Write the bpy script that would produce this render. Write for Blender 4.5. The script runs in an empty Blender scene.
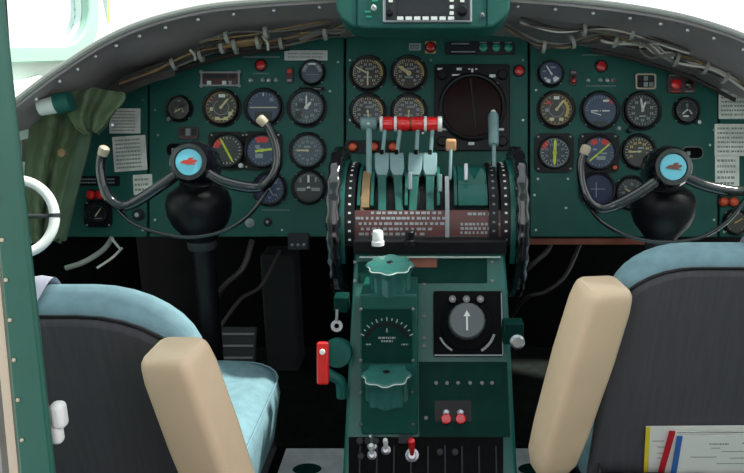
import bpy, bmesh, math, random
from mathutils import Matrix, Vector
random.seed(7)
R = math.radians
S = bpy.context.scene
COL = S.collection
FPX, CX, CY = 720.0, 430.0, 236.0
PITCH = R(15)
CAM = Vector((0, 0, 1.25))
FW = Vector((0, math.cos(PITCH), -math.sin(PITCH)))
UP = Vector((0, math.sin(PITCH), math.cos(PITCH)))
RT = Vector((1, 0, 0))

# ------------------------------------------------------------------ measuring helpers
def at(px, py, d):                       # point at a photo position and a distance along the view axis
    return CAM + FW*d + RT*((px-CX)/FPX*d) + UP*((CY-py)/FPX*d)
def atY(px, py, Y):                      # the same with the world's forward distance
    r = FW + RT*((px-CX)/FPX) + UP*((CY-py)/FPX)
    return CAM + r*(Y/r.y)
def atZ(px, py, z):
    r = FW + RT*((px-CX)/FPX) + UP*((CY-py)/FPX)
    return CAM + r*((z-CAM.z)/r.z)
class Frame:                             # a real plane in the cockpit (z axis = its normal)
    def __init__(s, origin, tilt, yaw=0):
        s.M = Matrix.Translation(origin) @ Matrix.Rotation(yaw, 4, 'Z') @ Matrix.Rotation(tilt, 4, 'X')
        s.I = s.M.inverted()
    def p(s, px, py, h=0.0):
        r = FW + RT*((px-CX)/FPX) + UP*((CY-py)/FPX)
        o = s.I @ CAM; q = s.I.to_3x3() @ r
        t = (h-o.z)/q.z
        return o + q*t
    def at(s, px, py, h=0.0):            # matrix of a thing mounted on the plane
        return s.M @ Matrix.Translation(s.p(px, py, h))

# ------------------------------------------------------------------ materials
def lin(c):
    c = c/255.0
    return c/12.92 if c <= 0.04045 else ((c+0.055)/1.055)**2.4
def C(r, g, b): return (lin(r), lin(g), lin(b), 1)
MATS = {}
def mat(name, rgb, rough=0.5, metal=0.0, var=0.0, scale=20.0, bump=0.0, coat=0.0, rgb2=None, emit=0.0, stretch=None, spec=0.5):
    m = bpy.data.materials.new(name); m.use_nodes = True
    nt = m.node_tree; b = nt.nodes['Principled BSDF']
    b.inputs['Base Color'].default_value = C(*rgb)
    b.inputs['Roughness'].default_value = rough
    b.inputs['Metallic'].default_value = metal
    b.inputs['Coat Weight'].default_value = coat
    b.inputs['Specular IOR Level'].default_value = spec
    if emit:
        b.inputs['Emission Color'].default_value = C(*rgb); b.inputs['Emission Strength'].default_value = emit
    if var or bump or rgb2:
        tc = nt.nodes.new('ShaderNodeTexCoord')
        n = nt.nodes.new('ShaderNodeTexNoise'); n.inputs['Scale'].default_value = scale
        n.inputs['Detail'].default_value = 5
        src = tc.outputs['Object']
        if stretch:
            mp = nt.nodes.new('ShaderNodeMapping'); mp.inputs['Scale'].default_value = stretch
            nt.links.new(src, mp.inputs['Vector']); src = mp.outputs['Vector']
        nt.links.new(src, n.inputs['Vector'])
        if var or rgb2:
            mx = nt.nodes.new('ShaderNodeMix'); mx.data_type = 'RGBA'
            a = C(*rgb); c2 = C(*rgb2) if rgb2 else tuple(min(1, x*(1+var)+0.004*var) for x in a[:3])+(1,)
            a2 = a if rgb2 else tuple(x*(1-var) for x in a[:3])+(1,)
            mx.inputs['A'].default_value = a2; mx.inputs['B'].default_value = c2
            rp = nt.nodes.new('ShaderNodeValToRGB')
            rp.color_ramp.elements[0].position = 0.35; rp.color_ramp.elements[1].position = 0.68
            nt.links.new(n.outputs['Fac'], rp.inputs['Fac'])
            nt.links.new(rp.outputs['Color'], mx.inputs['Factor'])
            nt.links.new(mx.outputs['Result'], b.inputs['Base Color'])
        if bump:
            bp = nt.nodes.new('ShaderNodeBump'); bp.inputs['Strength'].default_value = bump
            bp.inputs['Distance'].default_value = 0.002
            nt.links.new(n.outputs['Fac'], bp.inputs['Height']); nt.links.new(bp.outputs['Normal'], b.inputs['Normal'])
    MATS[name] = m
    return m
mat('panel_green', (30, 88, 81), 0.5, var=0.12, scale=9, coat=0.0, spec=0.3)
mat('ped_green', (32, 95, 88), 0.35, var=0.12, scale=14, coat=0.1, spec=0.3)
mat('ped_dark', (15, 52, 47), 0.5, var=0.15, scale=20, spec=0.04)  # dark green plates, darkened further for the shade low on the pedestal
mat('box_green', (26, 82, 75), 0.35, var=0.15, scale=20, spec=0.3)
mat('knob_green', (50, 104, 98), 0.25, var=0.12, scale=30, coat=0.4)
mat('knob_wear', (190, 205, 200), 0.4)
mat('black', (18, 18, 22), 0.4, var=0.2, scale=40, spec=0.25)
mat('gloss_black', (14, 12, 20), 0.16, coat=1.0, spec=0.5)
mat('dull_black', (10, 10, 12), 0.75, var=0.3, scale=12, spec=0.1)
mat('charcoal', (52, 54, 58), 0.6, spec=0.2)
mat('knob_grey', (92, 97, 102), 0.5)
mat('face_black', (26, 27, 32), 0.35, coat=0.3)
mat('face_blue', (52, 66, 100), 0.35, coat=0.3)
mat('face_deep', (38, 48, 84), 0.35, coat=0.3)
mat('face_navy', (30, 32, 58), 0.35, coat=0.3)
mat('face_grey', (66, 80, 92), 0.35, coat=0.3)
mat('face_brown', (62, 56, 52), 0.4, coat=0.3)
mat('cream', (214, 200, 158), 0.5)
mat('white', (228, 228, 226), 0.5)
mat('dim_white', (150, 156, 160), 0.5)
mat('tick_grey', (130, 140, 146), 0.5)
mat('lime', (205, 222, 70), 0.4)
mat('amber', (206, 166, 90), 0.45)
mat('red_mark', (215, 48, 48), 0.4)
mat('red', (222, 32, 34), 0.25, coat=0.5)
mat('lamp_red', (196, 40, 42), 0.25, coat=0.6)
mat('orange', (222, 78, 38), 0.3, coat=0.4)
mat('lamp_green', (40, 150, 125), 0.25, coat=0.6)
mat('lamp_dark', (40, 20, 24), 0.25, coat=0.6)
mat('maroon', (84, 50, 54), 0.5)
mat('plate_brown', (92, 48, 46), 0.45, var=0.1, scale=30)
mat('rust', (130, 66, 44), 0.5, var=0.25, scale=18)
mat('steel', (170, 172, 178), 0.3, metal=0.9)
mat('alu', (232, 234, 240), 0.38, metal=0.2, var=0.15, scale=20)  # aluminium, whitened to stand in for sunlight on the step plates
mat('paper', (206, 206, 204), 0.55, var=0.10, scale=26, bump=0.3)
mat('foil', (236, 233, 226), 0.32, metal=0.1, var=0.18, scale=22, bump=0.8)
mat('ink', (128, 128, 130), 0.6)
mat('lever_grey', (116, 142, 146), 0.4, var=0.10, scale=30)
mat('hood', (164, 153, 155), 0.55, var=0.14, scale=7)
mat('screen', (30, 26, 38), 0.15, coat=1.0, var=0.3, scale=6)
mat('scope', (40, 22, 22), 0.4, spec=0.12)
mat('emblem_blue', (112, 200, 222), 0.3, coat=0.4)
mat('emblem_red', (196, 60, 52), 0.4)
mat('emblem_brown', (120, 74, 58), 0.4)
mat('tan_cap', (178, 162, 140), 0.4)
mat('tan_knob', (212, 158, 112), 0.4)
mat('leather', (226, 197, 166), 0.42, var=0.05, scale=12, bump=0.15)
mat('seat_blue', (116, 147, 158), 0.85, var=0.10, scale=55, bump=0.3)
mat('seat_shell', (76, 75, 80), 0.7, spec=0.25, var=0.08, scale=160, bump=0.25, stretch=(1, 0.06, 0.06))
mat('strap', (188, 186, 204), 0.7)
mat('canvas', (96, 112, 84), 0.85, var=0.25, scale=14, bump=0.5)
mat('canvas_dark', (60, 78, 60), 0.85, var=0.2, scale=14, bump=0.5)
mat('wall_pale', (214, 232, 224), 0.5, var=0.06, scale=6)
mat('window_green', (160, 198, 180), 0.5)
mat('wall_white', (226, 230, 228), 0.5)
mat('wall_grey', (150, 150, 146), 0.6)
mat('frame_green', (36, 90, 76), 0.4, var=0.08, scale=10)
mat('beige', (196, 182, 160), 0.5)
mat('floor_dark', (22, 30, 27), 0.7, rgb2=(10, 14, 13), scale=30, spec=0.15)  # green-black floor, darkened further to stand in for footwell shade
mat('wire_grey', (108, 102, 98), 0.5)
mat('wire_tan', (140, 112, 76), 0.55, var=0.2, scale=60)
mat('wire_dark', (54, 48, 46), 0.5)
mat('wire_white', (205, 200, 190), 0.5)
mat('yellow', (226, 204, 48), 0.5)
mat('stripe_red', (190, 30, 44), 0.5)
mat('stripe_blue', (52, 104, 176), 0.5)
mat('sheet', (226, 226, 222), 0.6)
def glass(name, tint=(240, 246, 246)):
    m = bpy.data.materials.new(name); m.use_nodes = True; nt = m.node_tree
    nt.nodes.remove(nt.nodes['Principled BSDF'])
    out = nt.nodes['Material Output']
    t = nt.nodes.new('ShaderNodeBsdfTransparent'); t.inputs['Color'].default_value = C(*tint)
    g = nt.nodes.new('ShaderNodeBsdfGlossy'); g.inputs['Roughness'].default_value = 0.03
    mx = nt.nodes.new('ShaderNodeMixShader')
    mx.inputs[0].default_value = 0.05; nt.links.new(t.outputs[0], mx.inputs[1]); nt.links.new(g.outputs[0], mx.inputs[2])
    nt.links.new(mx.outputs[0], out.inputs['Surface'])
    MATS[name] = m
glass('glass')

# ------------------------------------------------------------------ mesh builder
class MB:
    def __init__(s, m='black'):
        s.v = []; s.f = []; s.fm = []; s.keys = []; s.m = m
    def use(s, m): s.m = m; return s
    def add(s, verts, faces, M=None):
        o = len(s.v)
        for v in verts:
            v = Vector(v); s.v.append(M @ v if M is not None else v)
        if s.m not in s.keys: s.keys.append(s.m)
        k = s.keys.index(s.m)
        for f in faces:
            s.f.append([i+o for i in f]); s.fm.append(k)
        return s
    def prism(s, poly, z0, z1, M=None):
        n = len(poly)
        vs = [(x, y, z0) for x, y in poly]+[(x, y, z1) for x, y in poly]
        fs = [list(range(n))[::-1], list(range(n, 2*n))]+[[i, (i+1) % n, n+(i+1) % n, n+i] for i in range(n)]
        return s.add(vs, fs, M)
    def box(s, c, d, M=None):
        x, y, z = c; a, b, e = d[0]/2, d[1]/2, d[2]/2
        return s.prism([(x-a, y-b), (x+a, y-b), (x+a, y+b), (x-a, y+b)], z-e, z+e, M)
    def lathe(s, prof, seg=32, M=None, closed=False, lobes=None):
        vs = []; fs = []; n = len(prof)
        for j in range(seg):
            a = 2*math.pi*j/seg; k = lobes(a) if lobes else 1
            for r, z in prof: vs.append((r*k*math.cos(a), r*k*math.sin(a), z))
        for j in range(seg):
            j2 = (j+1) % seg
            for i in range(n if closed else n-1):
                i2 = (i+1) % n
                fs.append([j*n+i, j2*n+i, j2*n+i2, j*n+i2])
        if not closed:
            if prof[0][0] > 1e-6: fs.append([j*n for j in range(seg)][::-1])
            if prof[-1][0] > 1e-6: fs.append([j*n+n-1 for j in range(seg)])
        return s.add(vs, fs, M)
    def cyl(s, p0, p1, r0, r1=None, seg=20):
        p0 = Vector(p0); p1 = Vector(p1); d = p1-p0
        q = d.to_track_quat('Z', 'Y').to_matrix().to_4x4()
        return s.lathe([(r0, 0), (r0 if r1 is None else r1, d.length)], seg, Matrix.Translation(p0) @ q)
    def tube(s, pts, r, seg=10, closed=False, flat=1.0):
        pts = [Vector(p) for p in pts]; n = len(pts)
        rs = r if isinstance(r, (list, tuple)) else [r]*n
        vs = []; fs = []; up = None
        for i, p in enumerate(pts):
            a = pts[(i-1) % n] if (closed or i > 0) else p
            b = pts[(i+1) % n] if (closed or i < n-1) else p
            t = (b-a).normalized()
            if up is None:
                up = Vector((0, 0, 1)) if abs(t.z) < 0.9 else Vector((0, 1, 0))
            u = (up-t*up.dot(t)).normalized(); w = t.cross(u); up = u
            for j in range(seg):
                ang = 2*math.pi*j/seg
                vs.append(p+u*(math.cos(ang)*rs[i]*flat)+w*(math.sin(ang)*rs[i]))
        for i in range(n if closed else n-1):
            i2 = (i+1) % n
            for j in range(seg):
                j2 = (j+1) % seg
                fs.append([i*seg+j, i*seg+j2, i2*seg+j2, i2*seg+j])
        if not closed:
            fs.append(list(range(seg))[::-1]); fs.append([(n-1)*seg+j for j in range(seg)])
        return s.add(vs, fs)
    def loft(s, secs, cap=True, M=None):
        n = len(secs[0]); vs = [p for q in secs for p in q]; fs = []
        for i in range(len(secs)-1):
            for j in range(n):
                j2 = (j+1) % n
                fs.append([i*n+j, i*n+j2, (i+1)*n+j2, (i+1)*n+j])
        if cap:
            fs.append(list(range(n))[::-1]); fs.append([(len(secs)-1)*n+j for j in range(n)])
        return s.add(vs, fs, M)
    def arc(s, r0, r1, a0, a1, z, n=16, cx=0, cy=0):          # flat band, clockwise degrees from 12 o'clock
        vs = []; fs = []
        for i in range(n+1):
            a = R(a0+(a1-a0)*i/n)
            for r in (r0, r1): vs.append((cx+r*math.sin(a), cy+r*math.cos(a), z))
        for i in range(n): fs.append([2*i, 2*i+1, 2*i+3, 2*i+2])
        return s.add(vs, fs)
    def dashes(s, x0, x1, y, h, z, lo=0.5, hi=1.6, gap=0.4, t=0.0003):   # a row of letter-sized marks too small to read
        x = x0
        while x < x1:
            w = h*random.uniform(lo, hi); w = min(w, x1-x)
            if w > h*0.2: s.box((x+w/2, y, z), (w, h, t))
            x += w+h*gap
        return s
    def sphere(s, c, r, seg=16, sq=(1, 1, 1)):
        prof = [(r*math.sin(math.pi*i/8), -r*math.cos(math.pi*i/8)) for i in range(9)]
        return s.lathe(prof, seg, Matrix.Translation(c) @ Matrix.Diagonal((*sq, 1)))
    def build(s, name, parent=None, M=None, bevel=0, segs=2, smooth=True, sub=0, ang=40):
        me = bpy.data.meshes.new(name)
        me.from_pydata(s.v, [], s.f)
        for k in s.keys: me.materials.append(MATS[k])
        me.polygons.foreach_set('material_index', s.fm)
        bm = bmesh.new(); bm.from_mesh(me)
        bmesh.ops.remove_doubles(bm, verts=bm.verts, dist=1e-6)
        bmesh.ops.recalc_face_normals(bm, faces=bm.faces)
        bm.to_mesh(me); bm.free()
        if smooth:
            me.polygons.foreach_set('use_smooth', [True]*len(me.polygons)); me.set_sharp_from_angle(angle=R(ang))
        o = bpy.data.objects.new(name, me); COL.objects.link(o)
        if parent is not None: o.parent = parent
        if M is not None: o.matrix_local = M
        if bevel:
            b = o.modifiers.new('bevel', 'BEVEL'); b.width = bevel; b.segments = segs; b.limit_method = 'ANGLE'
            b.angle_limit = R(40)
        if sub:
            u = o.modifiers.new('subsurf', 'SUBSURF'); u.levels = sub; u.render_levels = sub
        return o
def tag(o, label, cat, group=None):
    o['label'] = label; o['category'] = cat
    if group: o['group'] = group
    return o
def thing(name, label, cat, M, group=None):
    o = bpy.data.objects.new(name, None); COL.objects.link(o)
    o.empty_display_size = 0.02; o.matrix_world = M
    return tag(o, label, cat, group)
def struct(o): o['kind'] = 'structure'; return o
def T(*p): return Matrix.Translation(Vector(p))
def smooth_path(pts, n=6):
    pts = [Vector(p) for p in pts]; out = []
    for i in range(len(pts)-1):
        p0 = pts[max(i-1, 0)]; p1 = pts[i]; p2 = pts[i+1]; p3 = pts[min(i+2, len(pts)-1)]
        for k in range(n):
            t = k/n
            out.append(0.5*((2*p1)+(p2-p0)*t+(2*p0-5*p1+4*p2-p3)*t*t+(3*p1-p0-3*p2+p3)*t**3))
    out.append(pts[-1]); return out
def rrect(w, h, r, n=4, cx=0, cy=0):
    out = []
    for sx, sy, a0 in ((1, 1, 0), (-1, 1, 90), (-1, -1, 180), (1, -1, 270)):
        for i in range(n+1):
            a = R(a0+90*i/n)
            out.append((cx+sx*(w/2-r)+r*math.cos(a), cy+sy*(h/2-r)+r*math.sin(a)))
    return out

def singles(name, m, prof, mats, parent, seg=10):     # one object per fastener, sharing a mesh
    o0 = None
    for k, M in enumerate(mats):
        if o0 is None: o0 = MB(m).lathe(prof, seg).build(name, parent, M=M)
        else:
            c = o0.copy(); COL.objects.link(c); c.parent = parent; c.matrix_local = M
# ================================================================== camera, world, lights
cd = bpy.data.cameras.new('camera'); cam = bpy.data.objects.new('camera', cd); COL.objects.link(cam)
cam.location = CAM; cam.rotation_euler = (R(90)-PITCH, 0, 0)
cd.sensor_width = 36; cd.lens = 36*FPX/744
cd.shift_x = -(CX-372)/744; cd.shift_y = (CY-236.5)/744
cd.clip_start = 0.02
S.camera = cam
S.view_settings.view_transform = 'Standard'; S.view_settings.look = 'None'
S.view_settings.exposure = 0.0; S.view_settings.gamma = 1
w = bpy.data.worlds.new('sky'); S.world = w; w.use_nodes = True
bg = w.node_tree.nodes['Background']; bg.inputs['Color'].default_value = (0.97, 0.98, 1.0, 1); bg.inputs['Strength'].default_value = 1.7
sd = bpy.data.lights.new('sun', 'SUN'); sun = bpy.data.objects.new('sun', sd); COL.objects.link(sun)
sd.energy = 8.5; sd.angle = R(3); sd.color = (1.0, 0.95, 0.86)
SUN = Vector((0.52, 0.10, 0.85)).normalized()
sun.rotation_euler = SUN.to_track_quat('Z', 'Y').to_euler(); sun.location = (1, 1, 4)

# ================================================================== planes of the cockpit
PAN = Frame(at(CX, CY, 1.70), R(75))
PS = 1.70/FPX                                   # metres per photo pixel on the panel
def P2(px, py, h=0): q = PAN.p(px, py, h); return (q.x, q.y)
TH = 0.004

# ------------------------------------------------------------------ instrument panels
def plate(name, label, pts, matname='panel_green', screws=()):
    o = thing(name, label, 'instrument panel', PAN.M)
    mb = MB(matname); mb.prism([P2(*p) for p in pts], -0.012, 0)
    mb.build('panel_sheet', o, bevel=0.0025)
    if screws:
        singles('screw', 'steel', [(0.0032, 0), (0.0028, 0.0014), (0, 0.0018)], [T(*P2(*p), 0) for p in screws], o)
    return o
plate('instrument_panel', 'green instrument panel plate behind the left control wheel',
      [(149, 237), (149, 84), (160, 76), (180, 66), (205, 56), (240, 48), (290, 41), (344, 37), (344, 237)],
      screws=[(155, 110), (155, 220), (338, 62), (338, 230), (282, 230), (158, 135), (330, 91)])
plate('instrument_panel', 'green centre panel plate carrying the square radar scope',
      [(346, 237), (346, 37), (390, 33), (480, 33), (528, 37), (528, 237)],
      screws=[(350, 60), (350, 120), (523, 60), (523, 120), (431, 60), (423, 133)])
plate('instrument_panel', 'green instrument panel plate behind the right control wheel',
      [(530, 237), (530, 38), (575, 43), (620, 52), (660, 64), (695, 76), (714, 86), (718, 91), (718, 237)],
      screws=[(536, 90), (536, 230), (538, 179), (568, 179), (566, 208), (714, 130), (714, 220), (710, 145), (529.5+5, 195)])
plate('instrument_panel', 'green side panel with taped placards left of the main panel',
      [(55, 237), (55, 104), (95, 94), (130, 72), (147, 84), (147, 237)], screws=[(143, 100), (143, 230), (60, 228)])
plate('instrument_panel', 'green side panel with taped placards at the right edge',
      [(720, 237), (720, 92), (744, 102), (800, 130), (800, 237)], screws=[(724, 232)])

# ------------------------------------------------------------------ gauges
def gauge(px, py, r, label, face='face_black', rim=None, ticks=(24, -150, 150), tcol='dim_white', nums=(9, -130, 130),
          ncol='dim_white', needles=(), arcs=(), square=0, marks=(), knob=None, group=None, name='dial_gauge'):
    """needle: (clockwise degrees from 12, length, width, colour, tail, cx, cy) as fractions of the dial radius"""
    o = thing(name, label, 'gauge', PAN.at(px, py))
    rr = r*PS; rd = rr*0.87
    mb = MB('black')
    if square:
        w_ = square*PS
        mb.prism(rrect(w_, w_, w_*0.16), 0, 0.006)
        for sx in (-1, 1):
            for sy in (-1, 1):
                mb.use('steel').lathe([(0.0024, 0.006), (0, 0.0075)], 8, T(sx*w_*0.41, sy*w_*0.41, 0)); mb.use('black')
    else:
        mb.lathe([(rr*1.09, 0), (rr*1.09, 0.003), (rr*1.05, 0.004)], 40)
        for k in range(4):
            a = R(45+90*k)
            mb.use('steel').lathe([(0.002, 0.003), (0, 0.0052)], 8, T(rr*1.06*math.cos(a), rr*1.06*math.sin(a), 0)); mb.use('black')
    z0 = 0.006 if square else 0.004
    mb.lathe([(rr, 0.002), (rr, z0+0.009), (rr*0.97, z0+0.011), (rd*1.01, z0+0.010), (rd, z0+0.002), (rd, 0.002)], 40, closed=True)
    mb.build('bezel', o)
    d = MB(face); zf = z0+0.003
    d.lathe([(rd, 0.002), (rd, zf), (0, zf)], 40)
    zt = zf+0.0003
    if rim: d.use(rim).arc(rd*0.92, rd*0.99, 0, 360, zt, 40)
    for (a0, a1, r0, r1, c) in arcs: d.use(c).arc(rd*r0, rd*r1, a0, a1, zt+0.0002, 14)
    def radial(a, r0, r1, wd, c):
        M = Matrix.Rotation(R(-a), 4, 'Z')
        d.use(c).box((0, rd*(r0+r1)/2, zt), (rd*wd, rd*(r1-r0), 0.0004), M)
    if ticks:
        n, a0, a1 = ticks
        for i in range(n+1): radial(a0+(a1-a0)*i/n, 0.80 if i % 3 else 0.74, 0.90, 0.035, tcol)
    if nums:
        n, a0, a1 = nums
        for i in range(n):
            a = R(a0+(a1-a0)*i/max(1, n-1))
            x, y = rd*0.60*math.sin(a), rd*0.60*math.cos(a)
            d.use(ncol)
            d.box((x-rd*0.055, y, zt), (rd*0.07, rd*0.17, 0.0004)); d.box((x+rd*0.06, y, zt), (rd*0.08, rd*0.15, 0.0004))
    for (x, y, wd, h, c) in marks: d.use(c).box((x*rd, y*rd, zt+0.0003), (wd*rd, h*rd, 0.0004))
    d.build('dial', o)
    for (a, ln, wd, c, tail, *cc) in needles:
        cx, cy = (cc+[0, 0])[:2]
        M = T(cx*rd, cy*rd, zf+0.002) @ Matrix.Rotation(R(-a), 4, 'Z')
        nb = MB(c)
        nb.prism([(-wd*rd/2, -tail*rd), (wd*rd/2, -tail*rd), (wd*rd/2, ln*rd*0.8), (0, ln*rd), (-wd*rd/2, ln*rd*0.8)], -0.0004, 0.0006, M)
        nb.lathe([(wd*rd*0.8, -0.0008), (wd*rd*0.8, 0.001)], 12, M)
        nb.build('needle', o)
    if knob:
        kx, ky = knob[0]*PS, knob[1]*PS; kc = knob[2] if len(knob) > 2 else 'steel'
        kb = MB(kc); kb.lathe([(0.006, 0), (0.006, 0.012), (0.0045, 0.016), (0, 0.016)], 14, T(kx, ky, 0)); kb.build('setting_knob', o)
    return o
# pilot side
gauge(180, 109, 12.5, 'small gauge with three tiny needles, furthest left of the left panel', 'face_brown', ticks=(18, -120, 120), tcol='tick_grey', nums=None,
      needles=[(-120, .55, .1, 'cream', .1, .05, -.1), (20, .4, .1, 'dim_white', .05, -.35, -.35), (-20, .4, .1, 'dim_white', .05, .4, -.3)],
      marks=[(0, .7, .35, .12, 'tick_grey'), (.3, .25, .4, .25, 'charcoal')], knob=(-9, -11))
gauge(222, 108, 18, 'cream ringed gauge with needle at one o\'clock on left panel', 'face_brown', rim='wire_tan', ticks=(20, 10, 330), tcol='cream', nums=None,
      arcs=[(20, 330, .45, .50, 'tick_grey'), (100, 200, .70, .80, 'cream')], needles=[(40, .78, .13, 'cream', .05)],
      marks=[(.05, .74, .42, .2, 'white'), (-.62, -.1, .2, .22, 'cream'), (.58, -.38, .25, .22, 'cream'), (.3, -.7, .28, .2, 'cream'), (-.25, -.7, .3, .2, 'cream'), (-.55, .42, .2, .2, 'rust')])
gauge(264, 108, 18.5, 'blue artificial horizon behind the right grip of the left wheel', 'face_blue', ticks=(10, -70, 70), tcol='dim_white', nums=None,
      marks=[(0, .0, 1.7, .07, 'cream'), (.5, .48, .22, .22, 'tick_grey'), (0, .8, .08, .18, 'white'), (0, -.55, 1.1, .6, 'face_black')])
gauge(307, 108, 18.5, 'altimeter style gauge with both needles near twelve, right end of left panel', 'face_grey', ticks=(30, 0, 360), tcol='dim_white', nums=(9, 36, 324), ncol='dim_white',
      needles=[(0, .8, .1, 'white', .1), (40, .45, .16, 'white', .05)], marks=[(-.3, .12, .5, .3, 'face_black'), (-.5, -.45, .4, .5, 'face_black')])
gauge(312.5, 73, 12.5, 'small grey gauge below the white strip placard on left panel', 'face_grey', ticks=(12, -80, 80), tcol='white', nums=None,
      arcs=[(-85, -35, .6, .86, 'dim_white'), (35, 85, .6, .86, 'dim_white'), (-25, 25, .7, .86, 'white')], marks=[(0, -.2, 1.2, .05, 'tick_grey')])
gauge(308, 151, 17.5, 'grey faced gauge with cream needle pointing left, right end of left panel', 'face_grey', ticks=(24, 0, 360), tcol='dim_white', nums=(12, 0, 330), ncol='tick_grey',
      needles=[(-88, .8, .1, 'cream', .1)], marks=[(0, .25, .4, .12, 'dim_white')])
gauge(309, 187, 16.5, 'black gauge with three white bars, lower right of left panel', 'face_black', ticks=(14, -60, 60), tcol='dim_white', nums=None,
      marks=[(0, .55, .14, .5, 'white'), (-.5, -.18, .6, .22, 'dim_white'), (.5, -.18, .6, .22, 'dim_white'), (-.55, .45, .12, .3, 'dim_white'), (.5, .5, .12, .3, 'dim_white'), (0, -.05, .25, .12, 'white')])
gauge(228, 151, 17.5, 'black compass gauge with slanted lime needle behind the left wheel', 'face_black', square=38, ticks=(24, 0, 360), tcol='white', nums=None,
      needles=[(-28, .95, .13, 'lime', .05), (152, .9, .13, 'lime', .05)], arcs=[(-75, -35, .55, .95, 'red_mark')], knob=(14, -15, 'white'))
gauge(263, 151, 17.5, 'square cased blue compass gauge with flat lime needle behind left wheel', 'face_blue', square=39, ticks=(24, 0, 360), tcol='dim_white', nums=None,
      needles=[(82, .85, .14, 'lime', .45)], arcs=[(-30, 30, .55, .92, 'red_mark')], marks=[(-.1, .1, .5, .1, 'dim_white'), (-.2, -.35, .5, .3, 'dim_white'), (-.3, .25, .3, .2, 'dim_white')])
gauge(270, 189, 16.5, 'dim blue gauge under the right spoke of the left wheel', 'face_deep', ticks=(24, 0, 360), tcol='tick_grey', nums=(8, 0, 315), ncol='tick_grey',
      needles=[(150, .6, .08, 'tick_grey', .1)])
# centre
for (x, y, lab, nd) in ((368, 74, 'round gauge with two cream needles, upper left of the centre four', [(-62, .95, .1, 'cream', -.1), (180, .85, .1, 'cream', .15)]),
                        (409, 74, 'round gauge with wide cream needle, upper right of the centre four', [(-55, .85, .2, 'cream', -.05), (-58, .9, .08, 'amber', 0)]),
                        (368, 112, 'round gauge behind the green handle lever, lower left of the centre four', [(170, .7, .1, 'cream', .1)]),
                        (409, 112, 'round gauge behind the red throttle grips, lower right of the centre four', [(185, .7, .1, 'cream', .1)])):
    gauge(x, y, 17.5, lab, 'face_brown' if y < 90 else 'face_black', rim=None, ticks=(30, -150, 150), tcol='cream', nums=(10, -140, 140), ncol='dim_white', needles=nd,
          arcs=[(30, 100, .90, .98, 'amber'), (-100, -20, .92, .98, 'dim_white')], marks=[(.1, .3, .5, .12, 'tick_grey'), (0, -.25, .55, .14, 'tick_grey')], group=None)
# copilot side
gauge(550.5, 74, 12.8, 'small blue gauge with white fan marks, top left of right panel', 'face_blue', ticks=(8, -80, 10), tcol='dim_white', nums=None,
      needles=[(-32, .85, .12, 'white', .2)], arcs=[(120, 160, .45, .85, 'white'), (185, 215, .55, .85, 'white')], marks=[(.2, .55, .5, .16, 'dim_white'), (-.6, .2, .3, .12, 'dim_white'), (-.5, -.45, .2, .16, 'white')])
gauge(556, 110, 18, 'cream ringed gauge with needle at one o\'clock on right panel', 'face_brown', rim='wire_tan', ticks=(20, 10, 330), tcol='cream', nums=None,
      arcs=[(20, 330, .45, .50, 'tick_grey'), (40, 130, .62, .80, 'amber')], needles=[(38, .8, .13, 'cream', .05)],
      marks=[(0, .74, .35, .2, 'white'), (-.62, -.05, .2, .22, 'dim_white'), (.3, -.62, .28, .2, 'cream'), (-.3, -.62, .3, .2, 'cream'), (-.5, .42, .25, .2, 'red_mark')])
gauge(599.5, 111, 18.5, 'blue artificial horizon with white bars on right panel', 'face_blue', ticks=(12, -90, 40), tcol='dim_white', nums=None,
      arcs=[(30, 62, .78, .9, 'red_mark')], needles=[(107, .05, .05, 'white', .6, 0, -.28)],
      marks=[(-.35, -.02, .45, .08, 'white'), (.35, -.02, .45, .08, 'white'), (.35, .6, .35, .12, 'white'), (0, -.78, .9, .3, 'face_black'), (0, -.02, .06, .06, 'white')], knob=(18, -18, 'dim_white'))
gauge(641.5, 111, 18.5, 'black altimeter style gauge with white needles on right panel', 'face_black', ticks=(30, 0, 360), tcol='dim_white', nums=(9, 36, 324), ncol='dim_white',
      needles=[(-8, .8, .12, 'white', .1), (18, .6, .12, 'white', .05)], marks=[(0, -.35, .4, .1, 'dim_white')], knob=(-13, -20, 'charcoal'))
gauge(686, 111, 13, 'small three needle gauge under the red lamp box on right panel', 'face_black', ticks=(12, -100, 100), tcol='dim_white', nums=None,
      needles=[(-130, .5, .12, 'white', .0, 0, .05), (40, .3, .1, 'white', .1, -.35, -.25), (-30, .35, .1, 'white', .1, .35, -.25)], marks=[(0, .45, .2, .3, 'tick_grey'), (-.1, -.5, .5, .14, 'white')], knob=(11, -12))
gauge(554, 153, 16.5, 'square cased compass gauge with upright lime needle on right panel', 'face_navy', square=39, ticks=(24, 0, 360), tcol='white', nums=(8, 22, 337), ncol='tick_grey', rim='tick_grey',
      needles=[(2, .95, .2, 'lime', .05), (182, .9, .2, 'lime', .05)], arcs=[(-70, -35, .7, 1.12, 'red_mark')])
gauge(598.5, 153, 17.5, 'square cased blue compass gauge with slanted lime needle on right panel', 'face_blue', square=40, ticks=(24, 0, 360), tcol='dim_white', nums=None,
      needles=[(50, .95, .1, 'lime', .05), (230, .95, .1, 'lime', .05)], arcs=[(-40, -12, .6, .95, 'red_mark'), (12, 45, .6, .95, 'red_mark')],
      marks=[(.1, -.35, .6, .25, 'dim_white'), (.3, -.05, .4, .1, 'dim_white'), (-.3, .2, .25, .12, 'dim_white')], knob=(15, -15, 'orange'))
gauge(638, 152, 17, 'black gauge with cream ticks and level needle left of right wheel hub', 'face_black', ticks=(20, -120, 150), tcol='cream', nums=(8, -120, 100), ncol='amber',
      needles=[(-92, .75, .1, 'cream', .15)], marks=[(.15, .25, .4, .12, 'dim_white')])
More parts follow.
